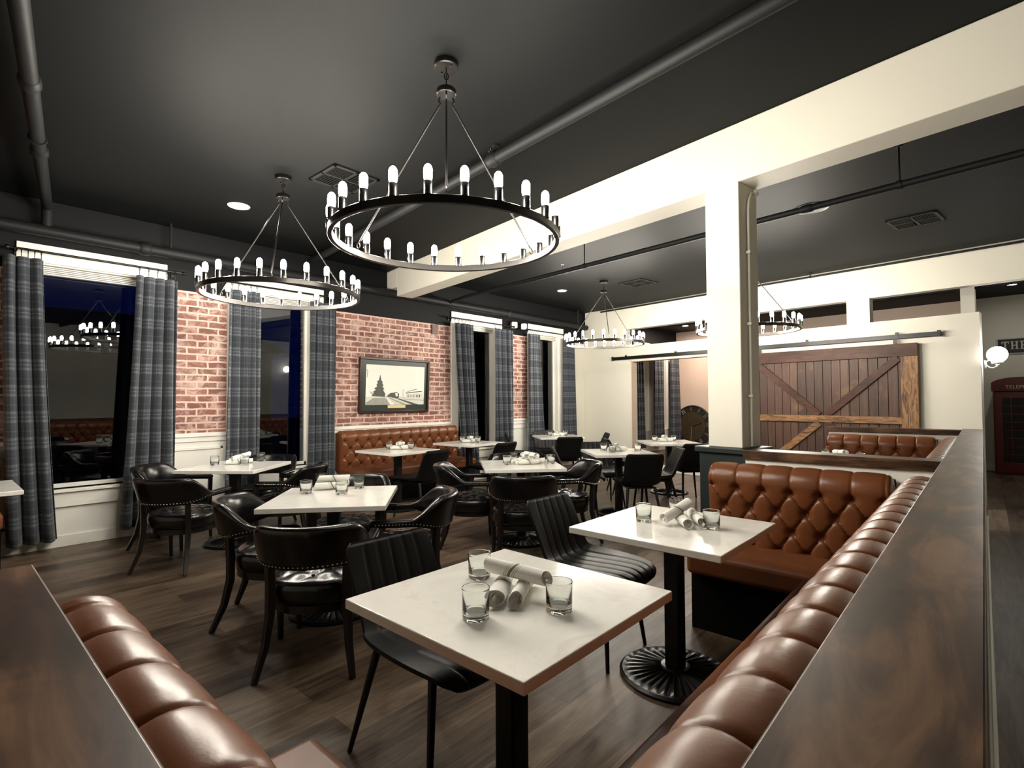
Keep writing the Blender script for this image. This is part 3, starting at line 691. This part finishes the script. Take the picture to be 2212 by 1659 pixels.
def bench_back(L, zb, zt, thick, p, q, rows, depth=.032, topd=.02, res=None):
    """local: x along 0..L, front faces +y, back plane at y=0, roll on top."""
    m = MB(); nu = max(24, int(L/p*22)); vt = zt-.135
    # profile (y,z,normal)
    prof = []; R = thick*.56
    zc = zt-R
    for k in range(56): prof.append((thick*.78+(thick*.22)*(k/55)**1.0, zb+(zc-zb)*k/55, 0.0))
    for k in range(1, 15):
        a = pi/2*1.55*k/14; prof.append((thick-R+R*cos(a), zc+R*sin(a), a))
    nvp = len(prof); P = []
    for i in range(nu+1):
        u = L*i/nu; row = []
        # end rounding
        e = min(u, L-u); er = .035; ed = 0 if e > er else (1-sqrt(max(0, 1-(1-e/er)**2)))
        for (y, z, a) in prof:
            d = tuft_depth(u-L/2+p*(0.5 if int(L/p) % 2 else 0), z, p, q, vt, zt, depth)-depth*.6
            if e < p*.6 and z <= vt: w_ = sm(e/(p*.6)); d = d*w_+(1-w_)*depth*.25
            d -= ed*.04
            fz = min(1, (z-zb)/.03); d = d*fz
            row.append((u, y+d*cos(a), z+d*sin(a)-ed*.02*(1 if a > 0 else 0)))
        row.append((u, 0, zt-.02)); P.append(row)
    m.grid(P)
    for i in (0, nu):
        r_ = P[i]; m.add(list(r_)+[(r_[0][0], 0, zb)], [tuple(range(len(r_)+1))])
    btn = []
    r0 = 0
    sh = p*(0.5 if int(L/p) % 2 else 0)
    z = vt; row = 0
    while z > zb+.04 and row < rows:
        off = 0 if row % 2 == 0 else p/2
        k = -40
        while k < 40:
            u = L/2-sh+k*p+off
            if .05 < u < L-.05:
                fr = (z-zb)/(zc-zb); btn.append((u, thick*.78+thick*.22*min(1, fr)-depth*1.15, z))
            k += 1
        z -= q; row += 1
    return m, btn
_btn = None
def add_bench(t, L, zb, zt, thick, p, q, rows, seatd, seath, s0=0, s1=None, buttons=True, maxb=100):
    global _btn
    m, btn = bench_back(L, zb, zt, thick, p, q, rows)
    bk = m.build('backrest', M['brown'], t, ang=60)
    for (u, y, z) in (btn[:maxb] if buttons else []):
        if _btn is None:
            b = MB().ball((0,0,0), .011, 10, 8); o = b.build('button', M['brown'], bk); _btn = o
        else:
            o = _btn.copy(); C.objects.link(o); o.parent = bk
        o.location = (u, y, z); o.scale = (1, .5, 1)
    m = MB(); ns = 1
    if s1 is None: s1 = L
    m.box(s0+.004, s1-.004, .02, seatd, seath-.13, seath)
    m.build('seat_cushion', M['brownseat'], t, bevel=.03, seg=4)
    MB().box(s0+.01, s1-.01, .01, seatd-.07, 0, seath-.13).build('base', M['darkgap'], t)

GB = 'brown tufted leather benches'
# bench against the long half wall (front booth)
t = thing('booth_bench', 'long brown leather bench along the wide wooden half wall, photo right', 'bench', (.33, .179, 0), 0, GB)
add_bench(t, 3.10, .44, .98, .148, .163, .12, 3, .535, .47, s0=.415, s1=2.735)
t = thing('booth_bench', 'brown leather bench with deep diamond tufting at the front booth end', 'bench', (3.598, .37, 0), radians(90), GB)
add_bench(t, .995, .44, .962, .165, .155, .12, 3, .52, .47)
t = thing('booth_bench', 'brown leather bench with rolled back at the lower left corner', 'bench', (.157, 1.41, 0), radians(-90), GB)
add_bench(t, 1.04, .44, .98, .135, .175, .12, 3, .58, .47)
t = thing('booth_bench', 'second booth bench along the half wall, beyond the first divider', 'bench', (3.80, .179, 0), 0, GB)
add_bench(t, 3.22, .44, .98, .148, .163, .12, 3, .535, .47, s1=2.865, buttons=False)
t = thing('booth_bench', 'tufted brown end bench of the second booth before the barn door', 'bench', (7.198, .37, 0), radians(90), GB)
add_bench(t, 1.02, .44, .962, .165, .165, .12, 3, .52, .47)
t = thing('window_banquette', 'tan tufted leather banquette under the framed train picture', 'bench', (5.84, YW-.03, 0), radians(180), GB)
add_bench(t, 2.12, .44, .965, .15, .182, .11, 4, .58, .47)
t = thing('window_banquette', 'brown leather banquette end at the photo left edge by the curtain', 'bench', (.44, YW-.03, 0), radians(180), GB)
add_bench(t, 2.6, .44, .965, .15, .182, .11, 4, .58, .47, buttons=False)

# ------------------------------------------------------------------ half walls
def capboard(m, x0, x1, y0, y1): m.box(x0, x1, y0, y1, .992, 1.05)
t = thing('half_wall', 'long booth half wall with wide walnut cap, photo right', 'half wall', (0,0,0))
MB().box(-.6, 7.52, .003, .165, 0, .992).build('panel', M['white'], t)
m = MB(); capboard(m, -.6, 7.56, .004, .176); m.build('wood_cap', M['walnut_x'], t, bevel=.004)
MB().box(-.6, 7.52, -.012, .003, 0, .14).build('skirting', M['white'], t, bevel=.004)
for lab, x0, y1 in (('booth divider with walnut cap between the two booths, by the column', 3.605, 1.19), ('far booth divider with white end post before the barn door', 7.205, 1.40)):
    t = thing('booth_divider', lab, 'booth divider', (x0, .177, 0), 0)
    MB().box(.012, .158, 0, y1-.177-.012, 0, .992).build('panel', M['white'], t)
    m = MB(); capboard(m, -.005, .172, 0, y1-.177); m.build('wood_cap', M['walnut_y'], t, bevel=.004)
t = thing('booth_divider', 'near booth divider with walnut cap at the lower left corner', 'booth divider', (-.03, .177, 0), 0)
MB().box(.012, .178, 0, 1.30, 0, .992).build('panel', M['white'], t)
m = MB(); capboard(m, -.10, .185, 0, 1.313); m.build('wood_cap', M['walnut_y'], t, bevel=.004)

# ------------------------------------------------------------------ tables
def make_table(label, x, y, rz, s=.76):
    t = thing('dining_table', label, 'table', (x, y, 0), rz, 'white topped dining tables')
    h = s/2
    MB().box(-h, h, -h, h, .718, .75).build('table_top', M['quartz'], t, bevel=.004, seg=3)
    m = MB(); m.box(-.28, .28, -.03, .03, .703, .718); m.box(-.03, .03, -.28, .28, .703, .718); m.build('mounting_plate', M['iron'], t, bevel=.004)
    MB().box(-.04, .04, -.04, .04, .03, .705).build('pedestal', M['blackmetal'], t, bevel=.008)
    m = MB(); n = 96; P = []
    for k in range(n):
        a = 2*pi*k/n; row = []
        rib = abs((a*32/(2*pi)) % 1-.5)*2
        for r, z in ((.275,0), (.277,.012), (.262,.021), (.24,.020), (.20,.026), (.13,.036), (.075,.045)):
            zz = z - (.007*(1 if rib < .45 else 0) if .07 < r < .25 else 0); row.append((r*cos(a), r*sin(a), zz))
        P.append(row)
    m.grid(P, cu=True); m.lathe([(.075,.045), (.07,.052), (.055,.055), (.0001,.056)], 32); m.build('round_base', M['iron'], t, ang=25)
    return t
R3, R4, R5 = radians(48.86), radians(39.76), radians(48.57)
T0 = make_table('white table corner at the photo left edge before the curtain', .10, 5.56, 0)
TB = {}
for key, lab, x, y, rz in (
    ('n', 'nearest white table in the foreground, inside the front booth', 1.292, 1.166, 0),
    ('b', 'white table beside the tufted end bench of the front booth', 2.547, 1.186, 0),
    ('m', 'white table ringed by black barrel armchairs, nearest of these, left of centre', 1.834, 3.251, R3),
    ('w', 'white table among barrel armchairs beside the largest curtained window', 2.050, 5.511, R4),
    ('c', 'white table heaped with napkins among barrel armchairs, photo centre', 3.939, 3.420, R5),
    ('q', 'white table at the left of the tan window banquette', 4.06, 5.62, radians(4)),
    ('r', 'white table at the right end of the tan window banquette', 5.44, 5.75, radians(4)),
    ('f', 'farthest white table, in the corner by the last window', 7.35, 5.53, radians(-40)),
    ('d', 'white table among ribbed black chairs before the cream doorway jamb', 5.65, 3.33, radians(-42)),
    ('k', 'white table in front of the doorway and leaning round clock', 7.40, 3.51, radians(-46)),
    ('s', 'white table inside the second booth, mostly hidden by the divider', 6.40, 1.12, 0)):
    TB[key] = dup(T0, (x, y, 0), rz, lab)
tnames = {'n': 'the nearest table', 'b': 'the table by the tufted end bench', 'm': 'the table left of centre with barrel armchairs', 'w': 'the table by the largest window', 'c': 'the napkin-heaped centre table', 'q': 'the left banquette table', 'r': 'the right banquette table', 'f': 'the farthest corner table', 'd': 'the table before the doorway jamb', 'k': 'the table before the round clock', 's': 'the second booth table'}
# glasses
def glass_mesh():
    r0, r1, hh = .0388, .0412, .090
    prof = [(.0001,.0), (r0-.003,.0), (r0,.003), (r0+.0005,.012), (r1-.0005,hh-.004), (r1,hh), (r1-.0006,hh+.0008), (r1-.0018,hh), (r0-.0020,.022), (r0-.006,.0175), (.0001,.0155)]
    m = MB(); m.lathe(prof, 40); return m
G0 = glass_mesh().build('rocks_glass', M['glass'], ang=50)
tag(G0, 'x', 'drinking glass', 'rocks glasses set out on the tables'); G0_used = False
def glass(x, y, label):
    global G0_used
    o = G0
    if G0_used: o = G0.copy(); C.objects.link(o)
    G0_used = True
    o.location = (x, y, .7503); o.rotation_euler = (0,0,random.random()*6); o['label'] = label
GL = {'n': [((1.339,1.363), 'farthest, behind the napkins, on'), ((1.085,1.12), 'left front, with a thick clear base, on'), ((1.289,.969), 'at the right of the rolled napkins on')],
 'b': [((2.517,1.337), 'leftmost of three on'), ((2.765,1.27), 'farthest one on'), ((2.592,1.010), 'right front one on')],
 'm': [((1.753,3.482), 'leftmost of four on'), ((2.114,3.40), 'rightmost of four on'), ((1.895,3.262), 'nearest of four on'), ((1.990,3.72), 'farthest of four on')],
 'w': [((1.928,5.72), 'leftmost of four on'), ((2.37,5.70), 'rightmost of four on'), ((2.12,5.48), 'nearest of four on'), ((2.18,5.86), 'farthest of four on')],
 'c': [((4.10,3.66), 'farthest left of four on'), ((4.25,3.58), 'farthest right of four on'), ((4.17,3.22), 'near right corner one on'), ((3.82,3.50), 'left front one on')],
 'q': [((4.02,5.76), 'left one of two on'), ((4.22,5.56), 'right one of two on')],
 'r': [((5.40,5.86), 'left one of two on'), ((5.50,5.62), 'right one of two on')],
 'f': [((7.30,5.66), 'left one of two on'), ((7.50,5.48), 'right one of two on')],
 'd': [((5.62,3.52), 'farthest left of three on'), ((5.53,3.34), 'nearest of three on'), ((5.82,3.16), 'rightmost of three on')],
 'k': [((7.30,3.68), 'leftmost of three on'), ((7.55,3.50), 'rightmost of three on'), ((7.50,3.62), 'middle one of three on')],
 's': [((6.58,1.30), 'left rear one on'), ((6.22,.92), 'right front one on')]}
for k, lst in GL.items():
    for (x, y), d in lst: glass(x, y, 'short clear rocks glass, %s %s' % (d, tnames[k]))
# napkins
def nap_mesh(seed, L=.215, r=.0260, taper=.25):
    rnd = random.Random(seed); m = MB(); nu, nv = 26, 28; P = []; ph = rnd.random()*6
    def rad(f, th):
        rr = r*(1+taper*(f-.5)*1.1)*(1+.05*sin(5*f+ph))
        s = ((th+f*2.6+ph) % (2*pi))/(2*pi); rr *= 1.0+.10*s**3     # overlapping cloth edge
        rr *= 1+.03*sin(3*th+ph*2+4*f)
        return rr
    def pt(f, th, k=1.0, dx=0.0):
        rr = rad(f, th)*k; z = rr*sin(th)*.90; y = rr*cos(th)*1.07
        return (L*(f-.5)+dx+.01*sin(th+ph)*(abs(f-.5)*2)**3, y, z)
    for j, (k, dx) in enumerate(((.15,.020), (.32,.004), (.42,.022), (.60,.006), (.70,.020), (.86,.004))): P.append([pt(0, 2*pi*i/nv, k, dx) for i in range(nv)])
    for i in range(nu+1): P.append([pt(i/nu, 2*pi*j/nv) for j in range(nv)])
    for k, dx in ((.86,-.004), (.70,-.020), (.60,-.006), (.42,-.022), (.32,-.004), (.15,-.02)): P.append([pt(1, 2*pi*i/nv, k, dx) for i in range(nv)])
    b = m.grid(P, cv=True); n = len(P)
    m.f.append(tuple(b+i for i in range(nv))); m.m.append(0); m.f.append(tuple(b+(n-1)*nv+i for i in range(nv))); m.m.append(0)
    return m
NM = [nap_mesh(k, taper=(-.2, .15, .1, .2)[k]).build('napkin_roll', M['napkin'], ang=60) for k in range(4)]
nused = [False]*4
def napkin(kind, x, y, z, rz, label, ry=0, rx=0):
    o = NM[kind]
    if nused[kind]: o = NM[kind].copy(); C.objects.link(o)
    nused[kind] = True
    o.rotation_mode = 'XYZ'; o.location = (x, y, z); o.rotation_euler = (rx, ry, rz); tag(o, label, 'napkin', 'rolled striped napkins on the tables')
ZN = .7785
napkin(0, 1.268, 1.188, ZN, radians(33), 'left lower rolled striped napkin, on the nearest table')
napkin(3, 1.302, 1.128, ZN, radians(29), 'right lower rolled napkin with open spiral end on the nearest table', rx=2)
napkin(1, 1.305, 1.150, .8260, radians(102), 'rolled napkin with green stripe across the top on the nearest table', ry=radians(-3), rx=.3)
napkin(2, 2.580, 1.155, ZN, radians(40), 'left lower rolled napkin on the table by the tufted end bench')
napkin(3, 2.640, 1.100, ZN, radians(36), 'right lower rolled napkin on the table by the tufted end bench', rx=1)
napkin(1, 2.585, 1.190, .8150, radians(-12), 'long rolled napkin leaning on top, on the table by the tufted end bench', ry=radians(-14))
napkin(1, 1.95, 3.50, ZN, radians(-30), 'front rolled napkin of a pile on the table left of centre')
napkin(0, 2.00, 3.57, ZN, radians(-24), 'back rolled napkin of a pile on the table left of centre')
napkin(2, 1.985, 3.53, .8230, radians(-38), 'topmost rolled napkin of a pile on the table left of centre')
napkin(2, 2.10, 5.60, ZN, radians(-20), 'lower front rolled napkin on the table by the largest window')
napkin(0, 2.15, 5.66, ZN, radians(-28), 'lower back rolled napkin on the table by the largest window')
napkin(1, 2.14, 5.63, .8240, radians(20), 'topmost slanting rolled napkin on the table by the largest window', ry=radians(-8))
k = 0
for (x, y, z, a, lab) in ((3.965,3.355,ZN,-30,'foremost lower'), (4.075,3.363,ZN,-33,'second lower from the front,'), (4.02,3.467,ZN,-28,'third lower from the front,'), (4.125,3.475,ZN,-31,'rearmost lower'), (4.00,3.425,.8310,52,'left upper'), (4.105,3.425,.8310,70,'right upper')):
    napkin(k % 4, x, y, z, radians(a), '%s rolled napkin in the big heap on the centre table' % lab); k += 1
for key, cx, cy, labs in (('q', 4.13, 5.66, 'the left banquette table'), ('r', 5.46, 5.74, 'the right banquette table'), ('f', 7.42, 5.56, 'the farthest corner table'), ('d', 5.70, 3.36, 'the table before the doorway jamb'), ('k', 7.43, 3.58, 'the table before the round clock'), ('s', 6.42, 1.12, 'the second booth table')):
    napkin(0, cx-.03, cy-.02, ZN, radians(-30), 'front lower rolled napkin on '+labs)
    napkin(2, cx+.02, cy+.035, ZN, radians(-36), 'back lower rolled napkin on '+labs)
    napkin(1, cx, cy+.01, .8240, radians(35), 'topmost crosswise rolled napkin on '+labs, ry=radians(5))

# ------------------------------------------------------------------ barrel armchairs  (front = +y)
def make_armchair(label, loc, rz):
    t = thing('barrel_armchair', label, 'armchair', loc, rz, 'black barrel armchairs around the square tables')
    # seat : tufted round cushion
    m = MB(); nr, na = 16, 72; P = []
    for i in range(na):
        a = 2*pi*i/na; row = []
        ex = .265*(abs(cos(a))**.85)*(1 if cos(a) >= 0 else -1); ey = .245*(abs(sin(a))**.85)*(1 if sin(a) >= 0 else -1)
        row.append((ex*.90, ey*.90+.02, .335)); row.append((ex*.985, ey*.985+.02, .345)); row.append((ex*1.0, ey*1.0+.02, .375)); row.append((ex*1.02, ey*1.02+.02, .41)); row.append((ex*1.0, ey*1.0+.02, .437)); row.append((ex*.955, ey*.955+.02, .453))
        for j in range(1, nr+1):
            k = (1-j/nr)*.93+.001; x = ex*k; y = ey*k
            d = .016*(1-(abs(sin(pi*(x/.15+y/.15)))*abs(sin(pi*(x/.15-y/.15))))**.4)*(1-k**6)
            row.append((x, y+.02, .453+.034*(1-k*k)-d))
        P.append(row)
    m.grid(P, cu=True); st = m.build('seat', M['blackleather'], t, ang=70)
    for i in range(-1, 2):
        for j in range(-1, 2):
            for (bx, by) in ((i*.15, j*.15), (i*.15+.075, j*.15+.075)):
                if (bx/.265)**2+(by/.245)**2 < .62:
                    k2 = (bx/.265)**2+(by/.245)**2
                    if len([1 for c in bpy.data.objects if c.parent == st]) < 9:
                        o = MB().ball((0,0,0), .010, 8, 6).build('button', M['blackleather'], st); o.location = (bx, by+.02, .453+.034*(1-k2)-.011)
    m = MB(); m.lathe([(.215,.295), (.245,.295), (.245,.337), (.215,.337)], 40, (0,.02,0), close=True); m.build('seat_rail', M['woodblack'], t)
    # back band
    def path(s):       # s in -1..1 from left arm front to right arm front
        A = .275; yf = .20; yc = -.03; Ls = yf-yc; Lc = pi*A; tot = 2*Ls+Lc; d = (s+1)/2*tot
        if d < Ls: return Vector((-A, yf-d, 0)), Vector((-1, 0, 0))
        if d > Ls+Lc: return Vector((A, yc+(d-Ls-Lc), 0)), Vector((1, 0, 0))
        a = pi+(d-Ls)/A; return Vector((A*cos(a), yc+A*sin(a), 0)), Vector((cos(a), sin(a), 0))
    n = 64; P = []; low = []
    for i in range(n+1):
        s = -1+2*i/n; p, nn = path(s); e = abs(s)
        q = 1 if e < .30 else max(0, 1-(e-.30)/.32); q = q*q*(3-2*q)
        zt = .632+.135*q; zb = .585-.04*q; th = .026+.006*q; lean = .045*q
        endr = 1 if e < .985 else .55
        sec = []
        for k in range(16):
            a = 2*pi*k/16; c, sn = cos(a), sin(a)
            sx = th*(abs(c)**.6)*(1 if c >= 0 else -1); sz = (zt-zb)/2*endr*(abs(sn)**.55)*(1 if sn >= 0 else -1)
            hz = (sz/((zt-zb)/2)+1)/2
            off = sx*(1+.25*hz*q)+lean*hz**1.4
            sec.append(p+nn*off+Vector((0,0,(zt+zb)/2+sz)))
        P.append(sec); low.append(p+nn*(th*1.0+lean*.03)+Vector((0,0,zb+.022)))
    b = m = MB(); b0 = m.grid(P, cv=True); m.f.append(tuple(b0+k for k in range(16))); m.m.append(0); m.f.append(tuple(b0+n*16+k for k in range(16))); m.m.append(0)
    bk = m.build('back_band', M['blackleather'], t, ang=70)
    m = MB()
    for i in range(2, n-1): m.ball(low[i], .0048, 6, 4)
    m.build('nailhead_trim', M['nail'], bk)
    for sx in (-1, 1):
        m = MB(); m.tube([(sx*.272,.185,.595), (sx*.268,.185,.44), (sx*.262,.187,.30), (sx*.262,.20,.0)], [.026,.025,.024,.017], 4); m.build('leg', M['woodblack'], t, bevel=.003)
        m = MB(); m.tube([(sx*.195,-.225,.60), (sx*.190,-.215,.45), (sx*.192,-.215,.30), (sx*.205,-.245,.15), (sx*.235,-.305,0)], [.027,.028,.027,.023,.018], 4); m.build('leg', M['woodblack'], t, bevel=.003)
    return t
def face(x, y, tx, ty): return atan2(ty-y, tx-x)-pi/2
AC = make_armchair('barrel armchair nearest, back turned, at the table left of centre', (1.470, 2.76, 0), face(1.440, 2.80, 1.834, 3.251))
for lab, x, y, tx, ty, dr in (
    ('barrel armchair on the left side of the table left of centre', 1.545, 3.47, 1.834, 3.251, 0),
    ('barrel armchair on the right side of the table left of centre', 2.19, 2.97, 1.834, 3.251, 0),
    ('barrel armchair behind the table left of centre, before the banquette', 2.25, 3.73, 1.834, 3.251, 0),
    ('barrel armchair with back turned at the largest window table', 1.49, 5.12, 2.05, 5.511, .05),
    ('barrel armchair between the largest window curtain and its table', 1.65, 5.91, 2.05, 5.511, 0),
    ('barrel armchair on the right side of the largest window table', 2.40, 5.13, 2.05, 5.511, 0),
    ('barrel armchair behind the largest window table, against the dark window', 2.50, 5.93, 2.05, 5.511, 0),
    ('barrel armchair with nailhead trim, back turned, at the centre table', 3.49, 3.01, 3.939, 3.42, 0),
    ('barrel armchair on the left side of the centre table', 3.58, 3.75, 3.939, 3.42, 0),
    ('barrel armchair on the right side of the centre table', 4.29, 3.14, 3.939, 3.42, 0),
    ('barrel armchair behind the centre table, its front hidden', 4.35, 3.88, 3.939, 3.42, 0)):
    dup(AC, (x, y, 0), face(x, y, tx, ty)+dr, lab)

# ------------------------------------------------------------------ ribbed side chairs (front = +y)
def make_sidechair(label, loc, rz):
    t = thing('side_chair', label, 'chair', loc, rz, 'black ribbed side chairs')
    prof = [(.322,.408), (.330,.425), (.318,.447), (.275,.461), (.17,.458), (.05,.450), (-.06,.444), (-.125,.446), (-.160,.462), (-.185,.50), (-.205,.55), (-.225,.61), (-.247,.67), (-.270,.73), (-.293,.782), (-.300,.80)]
    wid = [.135, .170, .196, .220, .236, .240, .234, .224, .214, .207, .205, .207, .210, .211, .203, .180]
    # refine
    def interp(a, f):
        i = min(int(f), len(a)-2); q = f-i
        if isinstance(a[0], tuple): return tuple(a[i][k]*(1-q)+a[i+1][k]*q for k in range(len(a[0])))
        return a[i]*(1-q)+a[i+1]*q
    N = 60; fs = [i*(len(prof)-1)/N for i in range(N+1)]
    pr = [interp(prof, f) for f in fs]; wd = [interp(wid, f) for f in fs]
    for _ in range(3):
        pr = [pr[0]]+[tuple((pr[i-1][k]+2*pr[i][k]+pr[i+1][k])/4 for k in (0, 1)) for i in range(1, N)]+[pr[-1]]
        wd = [wd[0]]+[(wd[i-1]+2*wd[i]+wd[i+1])/4 for i in range(1, N)]+[wd[-1]]
    nu = 48; T_ = .034
    def surf(i, u, side):
        i0 = max(i-1, 0); i1 = min(i+1, N); ty = pr[i1][0]-pr[i0][0]; tz = pr[i1][1]-pr[i0][1]; l = sqrt(ty*ty+tz*tz); ty /= l; tz /= l
        ny, nz = -tz, ty       # normal towards sitter
        if nz < 0 and i < N*.45: ny, nz = -ny, -nz
        ny, nz = (tz, -ty) if (tz*1.0 + -ty*1.0) > 0 and False else (ny, nz)
        # sitter side: up for the seat, forward for the back
        ny, nz = tz, -ty
        f = i/N; x = wd[i]*u
        curl = abs(u)**3*(.042*sm((f-.12)/.35) if f < .5 else .042*(1-.7*sm((f-.5)/.5)))
        th = T_*(1-.55*abs(u)**6)*(1 if 2 < i < N-2 else .6)
        g = 0
        if side > 0:
            for c in (-.62, -.31, 0, .31, .62):
                dd = abs(u-c)/.05
                if dd < 1: g = max(g, .0055*(1-dd)*min(1, (N-i)/7)*min(1, i/6))
            off = th/2-g+curl+.006*(1-u*u)
        else: off = -th/2+curl*.92
        return (x, pr[i][0]+ny*off, pr[i][1]+nz*off)
    def half(i0, i1, nm):
        m = MB(); ring = []
        for i in range(i0, i1+1):
            us = [-1+2*k/nu for k in range(nu+1)]
            ring.append([surf(i, u, 1) for u in us]+[surf(i, u, -1) for u in reversed(us)])
        b = m.grid(ring, cv=True); n = len(ring[0])
        m.f.append(tuple(b+k for k in range(n))); m.m.append(0); m.f.append(tuple(b+(len(ring)-1)*n+k for k in range(n))); m.m.append(0)
        return m.build(nm, M['softblack'], t, ang=55)
    half(0, 31, 'seat'); half(31, N, 'backrest')
    MB().box(-.15, .15, -.12, .20, .405, .428).build('seat_frame', M['blackmetal'], t, bevel=.004)
    for sx in (-1, 1):
        for sy in (-1, 1):
            m = MB(); m.tube([(sx*.15, sy*.165+.035, .425), (sx*.205, sy*.245, 0)], [.017, .010], 10); m.build('leg', M['blackmetal'], t)
    return t
SC = make_sidechair('ribbed black side chair at the nearest table, lower centre', (1.350, 1.655, 0), pi)
for lab, x, y, a in (
    ('ribbed black side chair at the table by the tufted end bench', 2.535, 1.70, pi+.02),
    ('black side chair, back turned, at the left banquette table', 3.96, 5.02, .10),
    ('black side chair, back turned, at the right banquette table', 5.33, 5.16, -.02),
    ('black side chair seen sideways left of the farthest corner table', 6.93, 5.98, face(6.93, 5.98, 7.35, 5.53)),
    ('black side chair, back turned, at the farthest corner table', 6.90, 5.02, face(6.9, 5.02, 7.35, 5.53)),
    ('black side chair against the cream wall, right of farthest corner table', 7.74, 5.10, face(7.74, 5.10, 7.35, 5.53)),
    ('black side chair behind the farthest corner table, before the last window', 7.70, 6.02, face(7.7, 6.02, 7.35, 5.53)),
    ('black side chair, back turned, at the table before the doorway jamb', 5.33, 2.90, face(5.33, 2.90, 5.75, 3.33)),
    ('black side chair left of the table before the doorway jamb', 5.34, 3.74, face(5.34, 3.74, 5.65, 3.33)),
    ('grey lit side chair right of the table before the doorway jamb', 5.95, 2.98, face(5.95, 2.98, 5.65, 3.33)),
    ('black side chair behind the table before the doorway jamb', 5.98, 3.76, face(5.98, 3.76, 5.65, 3.33)),
    ('black side chair, back turned, at the table before the clock', 6.93, 2.99, face(6.93, 2.99, 7.40, 3.51)),
    ('black side chair left of the table before the clock', 6.96, 3.98, face(6.96, 3.98, 7.40, 3.51))):
    dup(SC, (x, y, 0), a, lab)

# ------------------------------------------------------------------ world, camera, colour
w = bpy.data.worlds.new('night'); scene.world = w; w.use_nodes = True
bg = w.node_tree.nodes['Background']; bg.inputs[0].default_value = (.03,.10,1,1); bg.inputs[1].default_value = .022
cam = bpy.data.cameras.new('camera'); co = bpy.data.objects.new('camera', cam); C.objects.link(co)
yaw, pitch, roll = radians(41.907), radians(1.6957), radians(-.2431)
fwd = Vector((cos(yaw)*cos(pitch), sin(yaw)*cos(pitch), sin(pitch))); rt = Vector((sin(yaw), -cos(yaw), 0)); upv = rt.cross(fwd)
r_ = rt*cos(roll)+upv*sin(roll); u_ = -rt*sin(roll)+upv*cos(roll)
Mx = Matrix((r_, u_, -fwd)).transposed().to_4x4(); Mx.translation = (0,0,1.39); co.matrix_world = Mx
cam.sensor_width = 36; cam.lens = 36*1133.64/2212; cam.clip_start = .02; cam.clip_end = 200
scene.camera = co
vs = scene.view_settings; scene.display_settings.display_device = 'sRGB'
vs.view_transform = 'Standard'; vs.look = 'None'; vs.exposure = 0; vs.gamma = 1; vs.use_curve_mapping = False
cy = scene.cycles; cy.max_bounces = 12; cy.transmission_bounces = 12; cy.transparent_max_bounces = 12; cy.use_denoising = True; cy.sample_clamp_indirect = 6; cy.caustics_reflective = False
